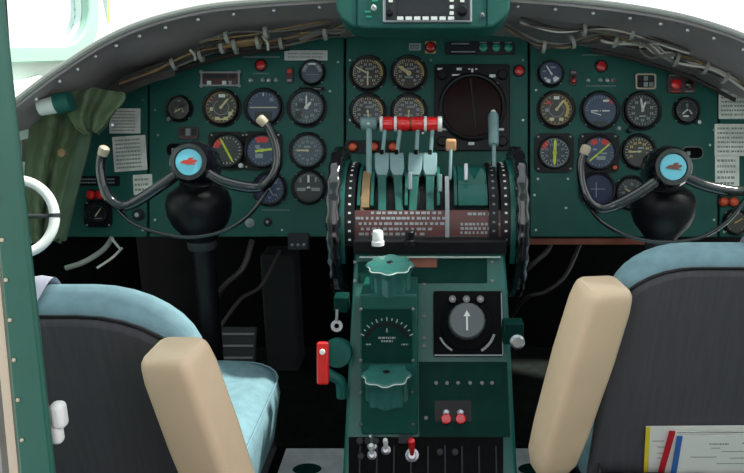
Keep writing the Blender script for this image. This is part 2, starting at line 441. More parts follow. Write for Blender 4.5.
gauge(597, 190, 17.5, 'plain blue gauge with thin white cross under left grip of right wheel', 'face_deep', ticks=None, nums=None,
      marks=[(0, .05, 1.0, .04, 'dim_white'), (-.1, 0, .05, 1.0, 'dim_white')])
gauge(631, 193, 16.5, 'dim gauge half hidden behind the spoke of the right wheel', 'face_black', ticks=(24, 0, 360), tcol='tick_grey', nums=(8, 0, 315), ncol='tick_grey',
      needles=[(-60, .6, .08, 'cream', .1)])
# side panels
gauge(99, 214, 11.5, 'small black dial on the left side panel under two red buttons', 'face_black', ticks=(14, -120, 120), tcol='tick_grey', nums=None,
      needles=[(35, .7, .1, 'cream', .3)], marks=[(.1, -.45, .7, .1, 'tick_grey')], square=27)
gauge(735, 222, 12.5, 'brown dial on right side panel below the orange switches', 'face_brown', ticks=(16, -140, 140), tcol='cream', nums=None, needles=[(60, .7, .1, 'amber', .2)])

# ------------------------------------------------------------------ rectangular instruments and lamps
def lamp(px, py, r, label, col='lamp_red', name='warning_lamp', group=None, M=None, sc=PS, h=0.008):
    o = thing(name, label, 'lamp', M or PAN.at(px, py), group)
    q = r*sc
    MB('black').lathe([(q*1.25, 0), (q*1.25, 0.003), (q*1.05, 0.0045), (q*0.9, 0.0045), (q*0.9, 0)], 20, closed=True).build('lamp_ring', o)
    MB(col).lathe([(q, 0.001), (q, h*.55), (q*.85, h*.85), (q*.5, h), (0, h*1.05)], 20).build('lens', o)
    return o
lamp(261, 65.5, 5, 'round red warning lamp at the top of the left panel')
lamp(601, 66.5, 5.2, 'round red warning lamp at the top of the right panel')
lamp(519, 71, 5, 'round red warning lamp right of the radar scope')
o = lamp(430.5, 47.5, 4.6, 'red warning lamp on pale square base beside the overhead radio')
MB('tan_knob').prism(rrect(5.2*2.1*PS, 6*2*PS, 0.002), 0, 0.002).build('base_plate', o)
for x, lab in ((353, 'leftmost of three red push buttons beneath the centre gauges'), (374, 'middle red push button beneath the centre gauges'), (393, 'red push button nearest the grey throttle levers')):
    lamp(x, 147, 4.3, lab, 'orange', 'push_button', 'red buttons beneath the centre gauges', M=PAN.at(x, 147, 0.0042))
tag(MB('black').prism(rrect(52*PS, 13*PS, 0.003), 0, 0.004).build('button_plate', M=PAN.at(371, 147), bevel=0.001), 'narrow black plate holding three red push buttons', 'plate')
def annunciator(name, label, px, py, w, h, base, frame, items, cat='indicator'):
    o = thing(name, label, cat, PAN.at(px, py))
    W, H = w*PS, h*PS
    MB(base).prism(rrect(W, H, min(W, H)*.15), 0, 0.006).build('case', o, bevel=0.0008)
    if frame:
        f = MB(frame)
        ou = rrect(W*1.02, H*1.04, min(W, H)*.16); inn = rrect(W*1.02-3*PS, H*1.04-3*PS, min(W, H)*.12)
        n = len(ou)
        f.add([(x, y, z) for z in (0.001, 0.008) for pl in (ou, inn) for x, y in pl],
              [[i, (i+1) % n, n+(i+1) % n, n+i] for i in range(n)] +
              [[2*n+i, 2*n+(i+1) % n, 3*n+(i+1) % n, 3*n+i] for i in range(n)] +
              [[i, (i+1) % n, 2*n+(i+1) % n, 2*n+i] for i in range(n)] +
              [[n+i, n+(i+1) % n, 3*n+(i+1) % n, 3*n+i] for i in range(n)])
        for sx in (-1, 1) if frame != 'beige' else ():
            for sy in (-1, 1): f.lathe([(0.0042, 0.004), (0.004, 0.0095), (0, 0.0105)], 10, T(sx*W*.5, sy*H*.5, 0))
        f.build('frame', o)
    for (nm, x, y, a, b, c) in items:
        if nm == 'lens':
            MB(c).lathe([(a*PS, 0.005), (a*PS, 0.010), (a*.6*PS, 0.013), (0, 0.0135)], 18, T(x*PS, y*PS, 0)).build('lens', o)
        else:
            MB(c).box((x*PS, y*PS, 0.0068), (a*PS, b*PS, 0.002)).build(nm, o)
    return o
annunciator('indicator_strip', 'long rectangular indicator strip in pale frame at top of left panel', 221, 79.5, 38, 14, 'maroon', 'dim_white',
            [('window', -11, -4, 4, 4, 'white'), ('window', 4, -4, 4, 4, 'white'), ('window', 10, -4, 3, 4, 'dim_white'), ('display', -4, 2.5, 22, 4, 'charcoal'), ('display', 12, 2.5, 6, 4, 'charcoal')])
annunciator('counter_indicator', 'small drum counter with three windows between left panel gauges', 189, 133.5, 20, 12, 'maroon', None,
            [('window', -6, 1, 4.5, 7, 'charcoal'), ('window', 0, 1, 4.5, 7, 'tick_grey'), ('window', 6, 1, 4.5, 7, 'charcoal')])
annunciator('counter_indicator', 'beige framed drum counter with six windows on the right panel', 645, 82, 20, 15, 'black', 'beige',
            [('window', x, y, 4.2, 4.5, c) for x, y, c in ((-5.5, 3, 'charcoal'), (0, 3, 'tick_grey'), (5.5, 3, 'charcoal'), (-5.5, -3, 'charcoal'), (0, -3, 'dim_white'), (5.5, -3, 'tick_grey'))])
annunciator('lamp_box', 'dark box with one red and one black lamp on the right panel', 681, 84, 28, 19, 'maroon', None,
            [('lens', -6, -1, 5, 0, 'red'), ('lens', 7, -1, 4.2, 0, 'lamp_dark'), ('lettering', -2, 8, 22, 1.2, 'tick_grey'), ('lettering', -6, -8, 9, 1.2, 'red_mark'), ('lettering', 7, -8, 8, 1.2, 'tick_grey')])
annunciator('annunciator_strip', 'black strip with three green lamps under the overhead radio', 480, 48.5, 69, 13, 'face_black', None,
            [('lens', 3, 0, 4, 0, 'lamp_green'), ('lens', 16, 0, 4, 0, 'lamp_green'), ('lens', 28, 0, 4, 0, 'lamp_green'), ('lettering', -20, 4, 18, 1.1, 'tick_grey'),
             ('lettering', -17, -4, 24, 1.1, 'dim_white'), ('lettering', 3, 5.2, 7, 1, 'tick_grey'), ('lettering', 16, 5.2, 7, 1, 'tick_grey'), ('lettering', 28, 5.2, 7, 1, 'tick_grey')])
annunciator('lamp_block', 'small upright maroon lamp block left of the small fan gauge', 290, 76, 7, 15, 'maroon', None, [('window', 0, 4, 4, 3, 'red_mark'), ('window', 0, -1, 4, 3, 'plate_brown'), ('window', 0, -5, 4, 2, 'dim_white')])
annunciator('lamp_block', 'small upright maroon lamp block right of the small blue gauge', 573, 78, 7, 15, 'maroon', None, [('window', 0, 5, 5, 2, 'tick_grey'), ('window', 0, 1, 4, 2, 'black'), ('lens', 0, -3.5, 2.6, 0, 'lamp_red')])
def slot(px, py, w, h, label, rim='charcoal'):
    o = thing('slot_indicator', label, 'indicator', PAN.at(px, py))
    W, H = w*PS, h*PS
    f = MB(rim); f.prism(rrect(W, H, H*.48, 6), 0, 0.004); f.build('bezel', o, bevel=0.001)
    MB('dull_black').prism(rrect(W-2.4*PS, H-2.4*PS, H*.36, 6), 0.003, 0.005).build('window', o)
    MB('dim_white').box((-W*.2, -H*.05, 0.0055), (W*.16, H*.3, 0.001)).build('index_mark', o)
slot(180, 150, 27, 14, 'rounded slot indicator left of the left wheel hub')
slot(692, 153, 22, 13, 'rounded slot indicator right of the right wheel hub', 'ink')
def toggle(px, py, label, frame=PAN, sc=PS, tip='white', ang=20, big=1.0, group=None, cap=None, h=0):
    o = thing('toggle_switch', label, 'switch', frame.at(px, py, h), group)
    MB('steel').lathe([(2.2*sc*big, 0), (2.2*sc*big, 0.002), (1.4*sc*big, 0.003), (1.2*sc*big, 0.005), (0, 0.005)], 12).build('collar', o)
    M = Matrix.Rotation(R(ang), 4, 'X')
    MB(tip).lathe([(0.7*sc*big, 0.002), (1.2*sc*big, 0.012*big), (1.0*sc*big, 0.0145*big), (0, 0.015*big)], 12, M).build('lever', o)
    return o
for x, tip, lab in ((251, 'white', 'white tipped toggle, first of the small row over the left horizon'), (263, 'steel', 'second small toggle over the left artificial horizon'), (269, 'white', 'third small toggle over the left artificial horizon'), (276, 'steel', 'last small toggle before the left maroon lamp block'),
                    (588, 'white', 'white tipped toggle, first of the small row over the right horizon'), (600, 'steel', 'second small toggle under the right red lamp'), (607, 'white', 'third small toggle under the right red lamp'), (613, 'lamp_red', 'red tipped toggle, last of the row under the right red lamp')):
    toggle(x, 80, lab, tip=tip, group='small toggles under the red lamps')
def placard(px, py, w, h, label, rows, base='foil', ink='ink', rot=0, hh=0.001, cat='placard', head=0, cols=1):
    o = tag(MB(base).prism(rrect(w*PS, h*PS, 0.0015), 0, 0.0015).build('placard', M=PAN.at(px, py, 0.0002) @ Matrix.Rotation(R(rot), 4, 'Z')), label, cat)
    l = MB('wall_grey' if ink == 'ink' else ink)
    for i in range(rows):
        y = h*PS*(.5-(i+1)/(rows+1))
        for c in range(cols):
            cw = w*PS*.84/cols; x0 = -w*PS*.42+c*cw
            l.dashes(x0, x0+cw*.9, y, h*PS/(rows+1)*.42, 0.0016)
    l.build('lettering', o)
    return o
placard(306, 55.5, 43, 10, 'pale strip placard with faint lettering at the top of left panel', 2, 'paper', 'tick_grey', cols=3)
placard(125, 121, 31, 25, 'uppermost silver taped placard on the left side panel', 7)
placard(130, 153.5, 33, 35, 'largest silver taped placard behind the left wheel grip', 8, rot=4)
placard(143, 184.5, 19, 20, 'small square silver placard below the others on left side panel', 3, cols=1, rot=3)
placard(734, 104, 31, 30, 'uppermost silver taped placard at right edge', 6, cols=2)
placard(731, 140, 33, 32, 'middle silver taped placard at right edge', 6, cols=2)
placard(727, 172, 24, 34, 'lowest narrow silver taped placard at right edge', 5)
placard(415, 47, 12, 7, 'tiny pale lettered plate left of the top red lamp', 2, 'dim_white', 'black')
placard(312, 89, 26, 4, 'narrow black label strip under the small fan gauge', 1, 'black', 'dim_white')
placard(98, 181, 44, 10, 'black lettered strip above the two red buttons on left', 2, 'black', 'dim_white', cols=2)
def lettering(px0, px1, py, h, label, col='dim_white'):
    p = PAN.p((px0+px1)/2, py); w = (px1-px0)*PS
    tag(MB(col).dashes(-w/2, w/2, 0, h*PS, 0.0004).build('lettering', M=PAN.M @ T(*p)), label, 'lettering')
lettering(243, 280, 57, 1.3, 'line of small white lettering over the left red lamp', 'tick_grey')
lettering(582, 622, 55, 1.3, 'line of small white lettering over the right red lamp', 'tick_grey')
lettering(253, 269, 73.5, 1.1, 'short lettering line just below the left red lamp', 'tick_grey')
lettering(586, 616, 86, 1.1, 'short lettering line below the right toggle row', 'tick_grey')
lettering(262, 290, 210, 1.0, 'faint lettering low on the left panel under the wheel arc', 'tick_grey')
for x, y, c, lab in ((92, 195, 'red', 'left one of two red buttons on left side panel'), (101.5, 195, 'red', 'right one of two red buttons on left side panel'),
                     (722.5, 202, 'orange', 'left one of two orange buttons at right edge'), (732.5, 202, 'orange', 'right one of two orange buttons at right edge')):
    lamp(x, y, 4.6, lab, c, 'push_button', 'paired red buttons on the side panels', h=0.016)
def knob(px, py, r, label, col='black', frame=PAN, sc=PS, h=0.014, capcol=None, name='rotary_knob', hh=0):
    o = thing(name, label, 'knob', frame.at(px, py, hh))
    q = r*sc
    MB(col).lathe([(q*1.3, 0), (q*1.3, 0.002), (q, 0.003), (q*.92, h*.9), (q*.8, h), (0, h)], 24, lobes=lambda a: 1+.04*math.cos(10*a)).build('grip', o)
    MB(capcol or 'steel').lathe([(q*.45, h*.98), (q*.4, h+.001), (0, h+.001)], 16).build('cap', o)
    return o
knob(139, 215, 5, 'steel capped round knob low on left side panel', 'charcoal', capcol='steel')
knob(250, 223, 3.6, 'pale screw knob low on the left panel', 'dim_white', h=.008)
knob(268, 222, 3.4, 'dark screw knob right of the pale one on left panel', 'charcoal', h=.008)

# ------------------------------------------------------------------ radar scope
o = thing('radar_scope', 'large square black radar scope with round dark tube', 'radar display', PAN.at(472, 108))
MB('black').prism(rrect(75*PS, 86*PS, .006), 0, 0.010).build('case', o, bevel=0.0015)
MB('black').lathe([(34*PS, .008), (34*PS, .018), (32*PS, .021), (30*PS, .020), (29.5*PS, .010), (29.5*PS, .008)], 48, closed=True).build('tube_ring', o)
MB('scope').lathe([(29.6*PS, .009), (29*PS, .012), (20*PS, .0155), (10*PS, .0175), (0, .018)], 48).build('tube_face', o)
m = MB('charcoal'); m.box((1*PS, 4*PS, .0195), (1.2*PS, 50*PS, .001), Matrix.Rotation(R(6), 4, 'Z')); m.build('cursor_line', o)
for sx, sy in ((-30, 32), (-30, -34), (30, 32), (30, -34)):
    k = MB('black'); k.lathe([(5.5*PS, .009), (5*PS, .018), (4*PS, .020), (0, .020)], 20, T(sx*PS, sy*PS, 0), lobes=lambda a: 1+.05*math.cos(8*a)); k.build('corner_knob', o)
lt = MB('white')
for x, y, wd, h in ((-32, 38, 5, 2), (-13, 38, 5, 2.4), (-16, 32, 8, 1.6), (0, 36, 2, 5), (4, 38, 2, 1.5), (-3, 38, 2, 1.5), (20, 31, 6, 3), (-24, 22, 1.5, 4), (25, 22, 1.5, 5), (-32, 0, 2.4, 2), (33, 0, 2.6, 2), (-28, -22, 7, 2), (28, -22, 7, 2), (-1, -36, 6, 3)):
    lt.box((x*PS, y*PS, .0103), (wd*PS, h*PS, .0006))
lt.build('lettering', o)

# ================================================================== glareshield (hood)
LIP = [(-60, 175), (-20, 135), (15, 108), (50, 81), (75, 64), (100, 48), (130, 33), (165, 21), (210, 11), (260, 6), (320, 2), (380, -1), (430, -2), (480, -1), (530, 2), (580, 6), (630, 12), (670, 19), (705, 28), (744, 42), (790, 66), (840, 105), (890, 165)]
INN = [(-20, 215), (15, 175), (45, 145), (75, 118), (98, 100), (118, 80), (145, 77), (172, 68), (210, 57), (258, 47), (318, 41), (378, 37), (430, 36), (482, 37), (532, 41), (582, 48), (628, 58), (668, 70), (700, 81), (735, 98), (775, 118), (815, 145), (860, 190)]
def hood_mesh():
    LP = [at(x, y, 1.42) for x, y in LIP]; IP = [at(x, y, 1.715) for x, y in INN]
    LP = smooth_path(LP, 4); IP = smooth_path(IP, 4)
    secs = []
    for a, b in zip(LP, IP):
        q = []
        q.append(b); q.append(b.lerp(a, .5)+Vector((0, 0, .006))); q.append(b.lerp(a, .92)+Vector((0, 0, .004)))
        q.append(a+Vector((0, -.004, -.003))); q.append(a+Vector((0, -.008, .006))); q.append(a+Vector((0, -.003, .014)))
        zt = max(a.z, b.z)+.018
        q.append(a+Vector((0, .03, .018)))
        far = 2.25-.55*min(1, abs(a.x)/1.0)**2
        q.append(Vector((a.x*1.02, far, zt+.02))); q.append(Vector((a.x*1.02, far, zt-.03)))
        q.append(Vector((b.x, max(b.y+.03, 1.80), b.z+.003)))
        secs.append(q)
    return secs
hs = hood_mesh()
o = thing('glareshield', 'dark grey riveted hood arching over the whole panel', 'glareshield', T(0, 0, 0))
MB('hood').loft(hs).build('hood_shell', o, ang=50)
rv = []
for k in range(10, len(hs)-8, 3):
    a, b = hs[k][3], hs[k][1]
    p = a.lerp(b, .22); n = (CAM-p).normalized()
    rv.append(Matrix.Translation(p) @ n.to_track_quat('Z', 'Y').to_matrix().to_4x4())
singles('rivet', 'steel', [(.0042, -.004), (.0036, .002), (0, .003)], rv, o, 8)
m = MB('hood')
edge = [q[4]+Vector((0, -.002, .002)) for q in hs]
MB('wall_grey').tube(edge, .006, 8).build('lip_edge', o)

# ------------------------------------------------------------------ wiring below the hood
def bundle(label, pts, d, n, r, cols, jit=.006, clamps=(), name='wire_bundle', cat='wiring'):
    o = thing(name, label, cat, T(*at(pts[0][0], pts[0][1], d)))
    inv = o.matrix_world.inverted() if False else T(*(-at(pts[0][0], pts[0][1], d)))
    base = smooth_path([at(x, y, d+(dd[0] if dd else 0)) for x, y, *dd in pts], 5)
    for k in range(n):
        ph = random.uniform(0, 6); of = Vector((0, random.uniform(-1, 1)*jit, random.uniform(-1, 1)*jit))
        pp = [inv @ (p+of+Vector((0, 0, 1))*jit*.7*math.sin(i*.45+ph)) for i, p in enumerate(base)]
        MB(cols[k % len(cols)]).tube(pp, r*random.uniform(.7, 1.1), 7).build('wire', o)
    for c in clamps:
        i = int(c*(len(base)-1)); t = (base[min(i+1, len(base)-1)]-base[max(i-1, 0)]).normalized()
        MB('wall_grey').lathe([(jit*1.7+r, -.004), (jit*1.7+r*1.4, -.004), (jit*1.7+r*1.4, .004), (jit*1.7+r, .004)], 14, Matrix.Translation(inv @ base[i]) @ t.to_track_quat('Z', 'Y').to_matrix().to_4x4(), closed=True).build('clamp', o)
    return o
bundle('loose bundle of grey and brown wires along the top of left panel', [(120, 88), (150, 74), (180, 62), (215, 52), (250, 46), (290, 42), (340, 34)], 1.60, 6, .0028, ['wire_grey', 'wire_dark', 'wire_tan', 'wire_dark'], .006, (.3, .45, .62, .8))
bundle('tan taped cable run above the left red lamp', [(222, 47), (235, 45), (262, 42)], 1.575, 3, .006, ['wire_tan'], .004, (.05, .5, .97))
bundle('tan and grey wires below the left corner of the overhead radio', [(300, 38), (318, 34), (335, 32), (348, 28)], 1.57, 4, .004, ['wire_tan', 'wire_grey'], .006, (.5,))
bundle('sagging bundle of wires below the right corner of the overhead radio', [(505, 26), (525, 36), (540, 46), (560, 46), (580, 40), (600, 38)], 1.585, 5, .0032, ['wire_dark', 'wire_grey', 'wire_tan'], .006, (.45, .75))
bundle('frayed grey and white wires along the top of right panel', [(598, 38), (620, 42), (645, 48), (670, 58), (700, 66), (725, 78), (760, 98)], 1.60, 7, .003, ['wire_grey', 'wire_tan', 'wire_white', 'wire_dark'], .007, (.15, .55, .7, .85))
bundle('loose pale wire ends hanging over the right panel top', [(640, 47), (652, 51), (662, 54), (674, 58)], 1.57, 6, .0026, ['wire_white', 'wire_grey'], .010, ())
for x0, y0, x1, y1, lab in ((190, 50, 195, 60, 'short pale wire tail, leftmost above the left panel'), (218, 36, 222, 52, 'short pale strap end beside the tan taped run'), (263, 36, 268, 50, 'short pale strap end right of the tan taped run')):
    a, b = at(x0, y0, 1.56), at(x1, y1, 1.585)
    tag(MB('wire_white').tube(smooth_path([a, a.lerp(b, .5)+Vector((.004, 0, 0)), b], 4), .003, 7).build('cable_tail', M=None), lab, 'cable')
bundle('black rubber hose following the top edge of the left panel', [(140, 86), (165, 75), (200, 63), (240, 54), (290, 48)], 1.66, 1, .007, ['wire_dark'], .001)
bundle('black rubber hose following the top edge of the right panel', [(590, 50), (630, 58), (665, 69), (700, 82), (735, 100)], 1.66, 1, .007, ['wire_dark'], .001)
bundle('twisted dark wires high under the hood right of the radio', [(520, 22), (560, 30), (600, 30), (640, 36), (690, 52)], 1.55, 4, .0026, ['wire_dark', 'wire_grey', 'wire_dark', 'wire_white'], .006, (.4, .7))
bundle('twisted dark wires high under the hood left of the radio', [(200, 44), (235, 36), (275, 32), (330, 24)], 1.55, 4, .0026, ['wire_dark', 'wire_tan', 'wire_dark', 'wire_grey'], .006, (.3, .66))
# dark brackets beneath the hood
tag(MB('wire_dark').loft([[at(x, y, d) for x, y, d in ((x0, y0, 1.60), (x0+4, y0+16, 1.60), (x0+4, y0+16, 1.66), (x0, y0, 1.66))] for x0, y0 in ((100, 92), (125, 76), (150, 66), (172, 60))]).build('bracket_strip'), 'dark bracket strip between the hood and canvas at left', 'bracket')

# ------------------------------------------------------------------ overhead radio / navigation unit
NF = Frame(at(423, 10, 1.33), R(75)); NS = 1.33/FPX
o = thing('navigation_unit', 'green housed navigation radio with dark screen above the panel', 'radio', NF.M)
def N2(px, py): return ((px-423)*NS, (10-py)*NS)
MB('panel_green').prism([N2(*p) for p in ((336, -60), (336, 8), (341, 18), (352, 26), (366, 28), (480, 28), (494, 26), (504, 18), (510, 8), (510, -60))], -.07, 0).build('housing', o, bevel=.004, segs=3)
MB('steel').prism([N2(*p) for p in ((383, -40), (383, 23.5), (472, 23.5), (472, -40))], 0, .008).build('front_frame', o, bevel=.002)
MB('charcoal').prism([N2(*p) for p in ((386, -38), (386, 21.5), (469.5, 21.5), (469.5, -38))], .006, .0095).build('faceplate', o)
MB('screen').prism([N2(*p) for p in ((398, -30), (398, 16.5), (449, 16.5), (449, -30))], .009, .0105).build('display_screen', o)
for k in range(7):
    x, y = N2(400.5+k*8.4, 20.2); MB('white').prism(rrect(6.2*NS, 3.4*NS, .001, cx=x, cy=y), .009, .0125).build('button', o)
for x, y in ((451.5, 2), (451.5, 9), (451.5, 15), (462, 2.5), (391, 2.5)):
    x, y = N2(x, y); MB('white').prism(rrect(4.2*NS, 3.4*NS, .001, cx=x, cy=y), .009, .0125).build('button', o)
for x, y, r in ((462, 13, 5), (390, 15, 3.4)):
    x, y = N2(x, y); MB('black').lathe([(r*NS, .009), (r*.9*NS, .019), (r*.7*NS, .021), (0, .021)], 20, T(x, y, 0)).build('knob', o)
for x, y in ((368, 12), (369, 17), (375, 1)):
    x, y = N2(x, y); MB('lamp_green').box((x, y, .001), (6*NS, 2*NS, .002)).build('lamp', o)
for x, y, c in ((374, 8, 'white'), (482, 16, 'steel')):
    x, y = N2(x, y); MB(c).lathe([(3*NS, 0), (2.6*NS, .004), (1.4*NS, .006), (1.2*NS, .014), (0, .015)], 14, T(x, y, 0)).build('switch', o)
for x in (357, 487):
    x, y = N2(x, -16); MB('ped_dark').box((x, y, .001), (1.2*NS, 84*NS, .002)).build('seam', o)
tag(MB('alu').box((0, 0, 0), (.055, .01, .012)).build('mounting_bracket', M=T(*at(425, 33, 1.52)), bevel=.002), 'pale metal bracket strip under the overhead radio', 'bracket')

# ================================================================== control wheels
FLZ = .36
def column(label, px, d, zb, hub, left, right, arc, dw, emblem, dcol):
    top = at(px, 205, d)
    o = thing('control_column', label, 'control column', T(top.x, top.y, zb))
    oi = T(-top.x, -top.y, -zb)
    s = d/FPX
    def zz(py): return at(px, py, d).z-zb
    MB('black').lathe([(12*s, 0), (12*s, zz(243))], 24).build('tube', o)
    MB('black').lathe([(13*s, zz(247)), (15*s, zz(241)), (20*s, zz(234)), (27*s, zz(225)), (31*s, zz(214)), (32*s, zz(202)), (29*s, zz(192)), (20*s, zz(186)), (0, zz(184))], 32).build('head', o)
    for a in (-60, 60): MB('charcoal').sphere((29*s*math.sin(R(a)), -29*s*math.cos(R(a)), zz(207)), .004).build('bolt', o)
    MB('charcoal').lathe([(13.5*s, zz(252)), (14.5*s, zz(250)), (14.5*s, zz(243)), (13.5*s, zz(241))], 24).build('collar', o)
    hp = at(hub[0], hub[1], dw+.045)
    MB('black').cyl(Vector((0, -.01, zz(190))), oi @ hp, .030, .032).build('shaft', o)
    F = Frame(at(hub[0], hub[1], dw), R(75)); s = dw/FPX
    def L(p, z=0.0): return Vector(((p[0]-hub[0])*s, (hub[1]-p[1])*s, z))
    h = MB('gloss_black')
    h.lathe([(0, -.05), (23*s, -.05), (23.5*s, -.012), (20.5*s, .012), (18*s, .021), (14*s, .022), (13.4*s, .016), (0, .016)], 40)
    W = h.build('control_wheel', o, M=oi @ F.M)
    e = MB('emblem_blue'); e.lathe([(13.2*s, .014), (13*s, .0195), (0, .0205)], 36)
    e.use(emblem).prism([(x*s, y*s) for x, y in ((-8.5, -1), (-5, 1.6), (-1, 2.2), (1, 4.2), (5.5, 4.2), (3.2, 2.2), (8.5, 2), (7, -.5), (3.8, -1), (8, -3), (0, -2.5), (-4, -1.8))], .0205, .0218)
    e.build('emblem', W)
    for pts in (left, right):
        sp = smooth_path([L(p, z) for (p, z) in pts], 6)
        n = len(sp)
        rad = [(5.6 if i < n*.3 else 5.0 if i < n*.6 else 4.5)*s for i in range(n)]
        MB('gloss_black').tube(sp, rad, 14).build('horn', W)
        t = (sp[-1]-sp[-3]).normalized()
        MB(dcol).lathe([(4.6*s, -.006), (5.2*s, .003), (4.9*s, .009), (3*s, .012), (0, .0125)], 18, Matrix.Translation(sp[-1]) @ t.to_track_quat('Z', 'Y').to_matrix().to_4x4()).build('grip_cap', W)
    MB('gloss_black').tube(smooth_path([L(p, -.006) for p in arc], 6), 2.1*s, 10).build('lower_rim', W)
    return o
column('black control column and wheel with red bird emblem before the left seat', 199, 1.50, FLZ, (192, 163),
      [((180, 172), 0), ((160, 187), .004), ((140, 200), .004), ((125, 206), .004), ((113, 201), .006), ((106, 188), .008), ((103, 172), .01), ((104, 160), .012), ((107, 153), .016)],
      [((206, 172), 0), ((222, 181), .004), ((245, 187), .004), ((262, 187), .004), ((273, 177), .006), ((278, 162), .008), ((277, 146), .01), ((271, 130), .012), ((265, 123), .016)],
      [(112, 203), (130, 222), (160, 233.5), (192, 237), (225, 230), (250, 213), (267, 189)], 1.38, 'emblem_red', 'tan_cap')
column('black control column and wheel with brown bird emblem before the right seat', 663, 1.50, FLZ, (670, 168),
      [((657, 180), 0), ((638, 193), .004), ((618, 204), .004), ((602, 209), .004), ((590, 203), .006), ((583, 190), .008), ((580, 174), .01), ((580, 162), .012), ((583, 152), .016)],
      [((684, 177), 0), ((702, 185), .004), ((722, 190), .004), ((742, 191), .004), ((756, 184), .006), ((763, 170), .008), ((764, 154), .01), ((760, 140), .012), ((756, 132), .016)],
      [(588, 204), (604, 223), (632, 237), (664, 242), (700, 238), (730, 220), (752, 190)], 1.38, 'emblem_brown', 'tan_cap')

# ================================================================== control pedestal
QC = Vector((0, 1.427, .897)); QR = .115
p0 = Vector((0, 1.300, .872)); p1 = Vector((0, 1.100, .526))
PEDT = R(60)                                   # tilt of the sloping face
PED = Frame(p0, math.pi/2-math.atan2(p0.y-p1.y, p0.z-p1.z))
DS = 1.30/FPX
o = thing('control_pedestal', 'green throttle pedestal between the two pilot seats', 'pedestal', T(0, 1.35, 0))
OI = T(0, -1.35, 0); pedestal = o
pro = [(1.300, .872), (1.312, .900), (1.345, .925), (1.60, .925), (1.60, .02), (1.02, .02), (1.00, .36), (1.100, .526)]
def ped_sec(x):
    out = []
    for y, z in pro:
        k = 1+.07*max(0, (.872-z)/.35) if z > .5 else 1.07
        out.append(Vector((x*k, y-1.35, z)))
    return out
MB('ped_green').loft([ped_sec(-.142), ped_sec(.142)]).build('body', o, bevel=.006)
# quadrant drum with lever slots
dr = MB('black')
RX = Matrix.Rotation(R(90), 4, 'Y')
dr.lathe([(QR-.02, -.140), (QR-.02, .140)], 72, T(QC.x, QC.y-1.35, QC.z) @ RX)
dr.build('quadrant_core', o)
def qpt(x, a, r=QR): return Vector((x, QC.y-1.35-r*math.cos(R(a)), QC.z+r*math.sin(R(a))))
def qband(mbd, x0, x1, a0, a1, r0, r1, n=20):
    secs = []
    for i in range(n+1):
        a = a0+(a1-a0)*i/n
        secs.append([qpt(x0, a, r0), qpt(x1, a, r0), qpt(x1, a, r1), qpt(x0, a, r1)])
    mbd.loft(secs)
sc = DS*1.06
def X(px): return (px-CX)*sc
q = MB('ped_green')
for x0, x1 in ((358, 361), (371, 374), (405, 408), (437, 440), (454, 457), (458, 487)):
    qband(q, X(x0), X(x1), 30, 150, QR-.03, QR)
q.build('quadrant_strips', o)
q = MB('wire_tan'); qband(q, X(362), X(370), 28, 75, QR-.03, QR); q.build('pale_slide', o)
q = MB('plate_brown'); qband(q, X(352), X(503), -2, 25, QR-.03, QR+.001); q.build('placard', o)
q = MB('dim_white')
for (a, x0, x1, st) in ((22.5, 372, 440, 5.5), (17.5, 357, 444, 5), (12.5, 360, 442, 5), (7.5, 362, 432, 5.5), (2.8, 360, 425, 6), (21.5, 467, 490, 5), (12, 460, 498, 4), (8, 460, 498, 4.4), (4, 460, 492, 4)):
    x = x0
    while x < x1:
        wd = random.uniform(.45, .85)*st
        qband(q, X(x), X(x+wd), a-1.2, a+1.2, QR+.0008, QR+.0018, 1); x += st
q.build('lettering', o)
q = MB('dim_white'); qband(q, X(445), X(449), -3, 62, QR, QR+.004); q.build('index_rail', o)
for x0, x1, nm in ((346, 356, 'scale'), (488, 497, 'scale'), (500, 509, 'scale')):
    q = MB('black'); qband(q, X(x0), X(x1), -8, 120, QR-.03, QR+.006)
    q.use('ink' if x0 == 488 else 'white')
    for a in range(-2, 110, 8):
        qband(q, X((x0+x1)/2-1.2), X((x0+x1)/2+1.3), a-.9, a+.9, QR+.0055, QR+.0068, 1)
    q.build('scale_band', o)
for x0, x1 in ((341, 346), (509, 514)):
    q = MB('ped_green'); qband(q, X(x0), X(x1), -25, 150, QR-.10, QR+.012, 30); q.build('cheek_plate', o)
# ledge below the placard
MB('black').box((0, 0, 0), (.286, .034, .026), T(0, 1.300-1.35, .884)).build('ledge', o, bevel=.003)
MB('knob_wear').box((0, 0, 0), (.262, .003, .0025), T(0, 1.2815-1.35, .866)).build('worn_edge', o)
def ped_at(px, py, h=0): return OI @ PED.at(px, py, h)
MB('ped_dark').prism([(a.x-PED.p(430, 272).x, a.y-PED.p(430, 272).y) for a in (PED.p(358, 262), PED.p(487, 258), PED.p(487, 283), PED.p(358, 283))][::-1], 0, .003, None).build('blank_plate', o, M=ped_at(430, 272))
MB('rust').prism(rrect(68*DS, 12*DS, .001), 0, .0042).build('bare_patch', o, M=ped_at(404, 262))
fl_ = []
for px, py in ((355, 262), (355, 281), (492, 262), (492, 281), (437, 262), (424, 284), (424, 316), (424, 338), (424, 346), (436, 383), (447, 383), (458, 383), (470, 383), (482, 383), (492, 383), (426, 418)):
    fl_.append(OI @ PED.at(px, py, .003 if py > 365 else 0))
singles('screw', 'ink', [(.0036, 0), (.003, .002), (0, .0025)], fl_, o)
MB('ped_dark').prism([(PED.p(*c).x-PED.p(467, 400).x, PED.p(*c).y-PED.p(467, 400).y) for c in ((419, 362), (507, 362), (510, 437), (419, 437))][::-1], 0, .003).build('lower_plate', o, M=ped_at(467, 400))
MB('dull_black').prism([(PED.p(*c).x-PED.p(430, 455).x, PED.p(*c).y-PED.p(430, 455).y) for c in ((349, 437), (503, 437), (503, 474), (349, 474))][::-1], 0, .004).build('switch_plate', o, M=ped_at(430, 455))
